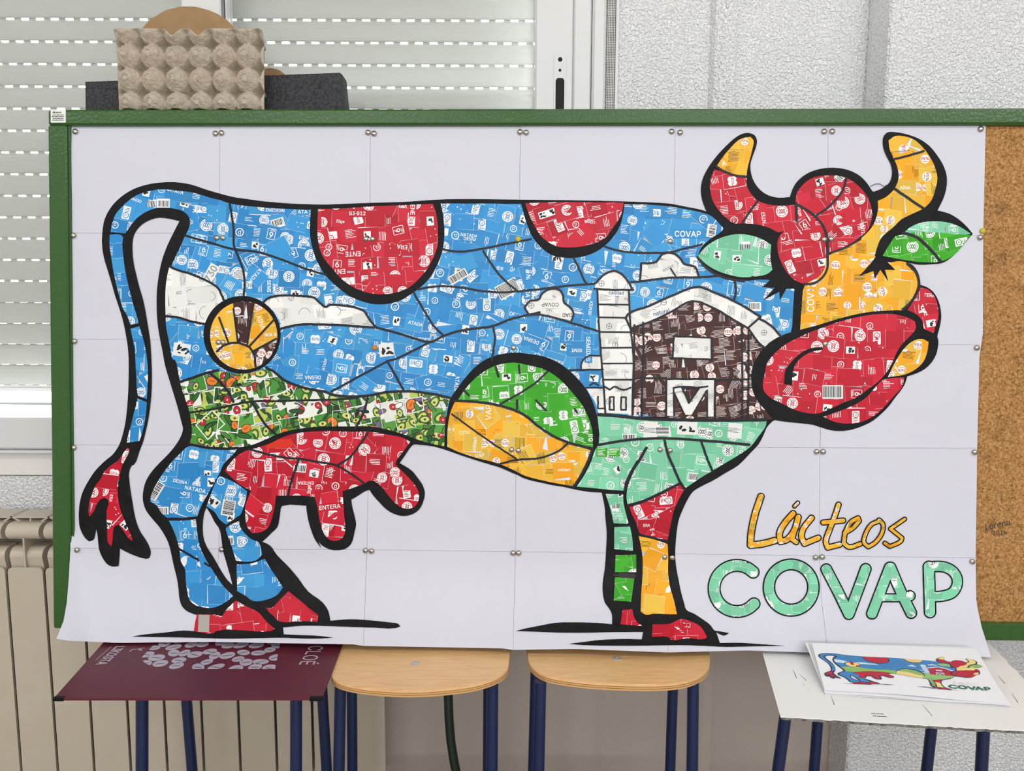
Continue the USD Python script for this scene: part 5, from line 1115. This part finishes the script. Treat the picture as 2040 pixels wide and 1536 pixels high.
tl, q4, lf = sheet_thing('paper_sheet', 'topmost sheet of the stack, printed with a small coloured cow and lettering', [(1617, 1281), (1944, 1292), (2008, 1402), (1643, 1374.5)], z3, lambda a, b: .0022 * b * np.sin(a * 3.6) ** 2 * (a < .9), 3)
# the printed cow: the poster's own drawing, small and in print colours
src = np.array([(205, 480), (1935, 465), (1918, 1190), (1562, 1287), (260, 1268), (1475, 265), (330, 365), (230, 1125)], float)
dst = np.array([(503, 140), (1730, 215), (1775, 385), (1555, 415), (650, 350), (1385, 157), (560, 122), (592, 312)], float) / 3.778 + np.array([1500, 1270])
rowsA = []
for (x, y), (X, Y) in zip(src / 1000, dst):
    rowsA += [[x, y, 1, 0, 0, 0, -X * x, -X * y, -X], [0, 0, 0, x, y, 1, -Y * x, -Y * y, -Y]]
Hm = np.linalg.svd(np.array(rowsA))[2][-1].reshape(3, 3)
def to_sheet(v):
    h = np.c_[v / 1000, np.ones(len(v))] @ Hm.T; p = h[:, :2] / h[:, 2:]
    g_ = np.c_[p / 1000, np.ones(len(p))] @ Huv.T; uu, vv = np.clip(g_[:, 0] / g_[:, 2], 0, 1)[:, None], np.clip(g_[:, 1] / g_[:, 2], 0, 1)[:, None]
    w_ = (1 - uu) * (1 - vv) * q4[0] + uu * (1 - vv) * q4[1] + uu * vv * q4[2] + (1 - uu) * vv * q4[3]
    w_[:, 2] += lf(uu[:, 0], vv[:, 0]) + .0004
    return w_
rowsA = []
for (x, y), (X, Y) in zip(np.array([(1617, 1281), (1944, 1292), (2008, 1402), (1643, 1374.5)]) / 1000, ((0, 0), (1, 0), (1, 1), (0, 1))):
    rowsA += [[x, y, 1, 0, 0, 0, -X * x, -X * y, -X], [0, 0, 0, x, y, 1, -Y * x, -Y * y, -Y]]
Huv = np.linalg.svd(np.array(rowsA))[2][-1].reshape(3, 3)
MINI = {'blue': (70, 136, 196), 'red': (190, 44, 66), 'yellow': (238, 214, 140), 'mint': (150, 196, 120), 'green': (140, 182, 108), 'brown': (190, 44, 66), 'white': (206, 228, 244), 'veg': (146, 188, 100)}
V, Fc, Tn, n = [], [], [], 0
def mini(poly, c, lift_):
    global n
    v, f = tri2d(poly.simplify(.8), 70.0)
    if len(f):
        w_ = to_sheet(v)
        w_[:, 2] += lift_
        V.append(w_); Fc.append(f); Tn.append(np.tile(lin(c), (len(v), 1)))
        Fc[-1] = f + n; n += len(v)
for name, col, v in VIS:
    if col == 'black' and name != 'letters':
        mini(v.buffer(-1.2) if v.area > 900 else v, (52, 56, 84), .0005)
    elif name == 'letters':
        if col == 'mint': mini(v.buffer(4), (60, 116, 92), .0006)
        elif col == 'yellow': mini(v.buffer(-2), (200, 196, 186), .0006)
    else: mini(v.buffer(1.6), MINI[col] if not (name == 'spot' and v.centroid.x > 1000) else (240, 206, 130), .0006)
for wd, s in LINES[:60]: mini(LineString(smooth(T(s), False, 2)).buffer(1.6, quad_segs=1), (80, 90, 110), .0007)
part('printed_cow', (np.vstack(V), np.vstack(Fc)), M['print'], tl, tone=np.vstack(Tn))
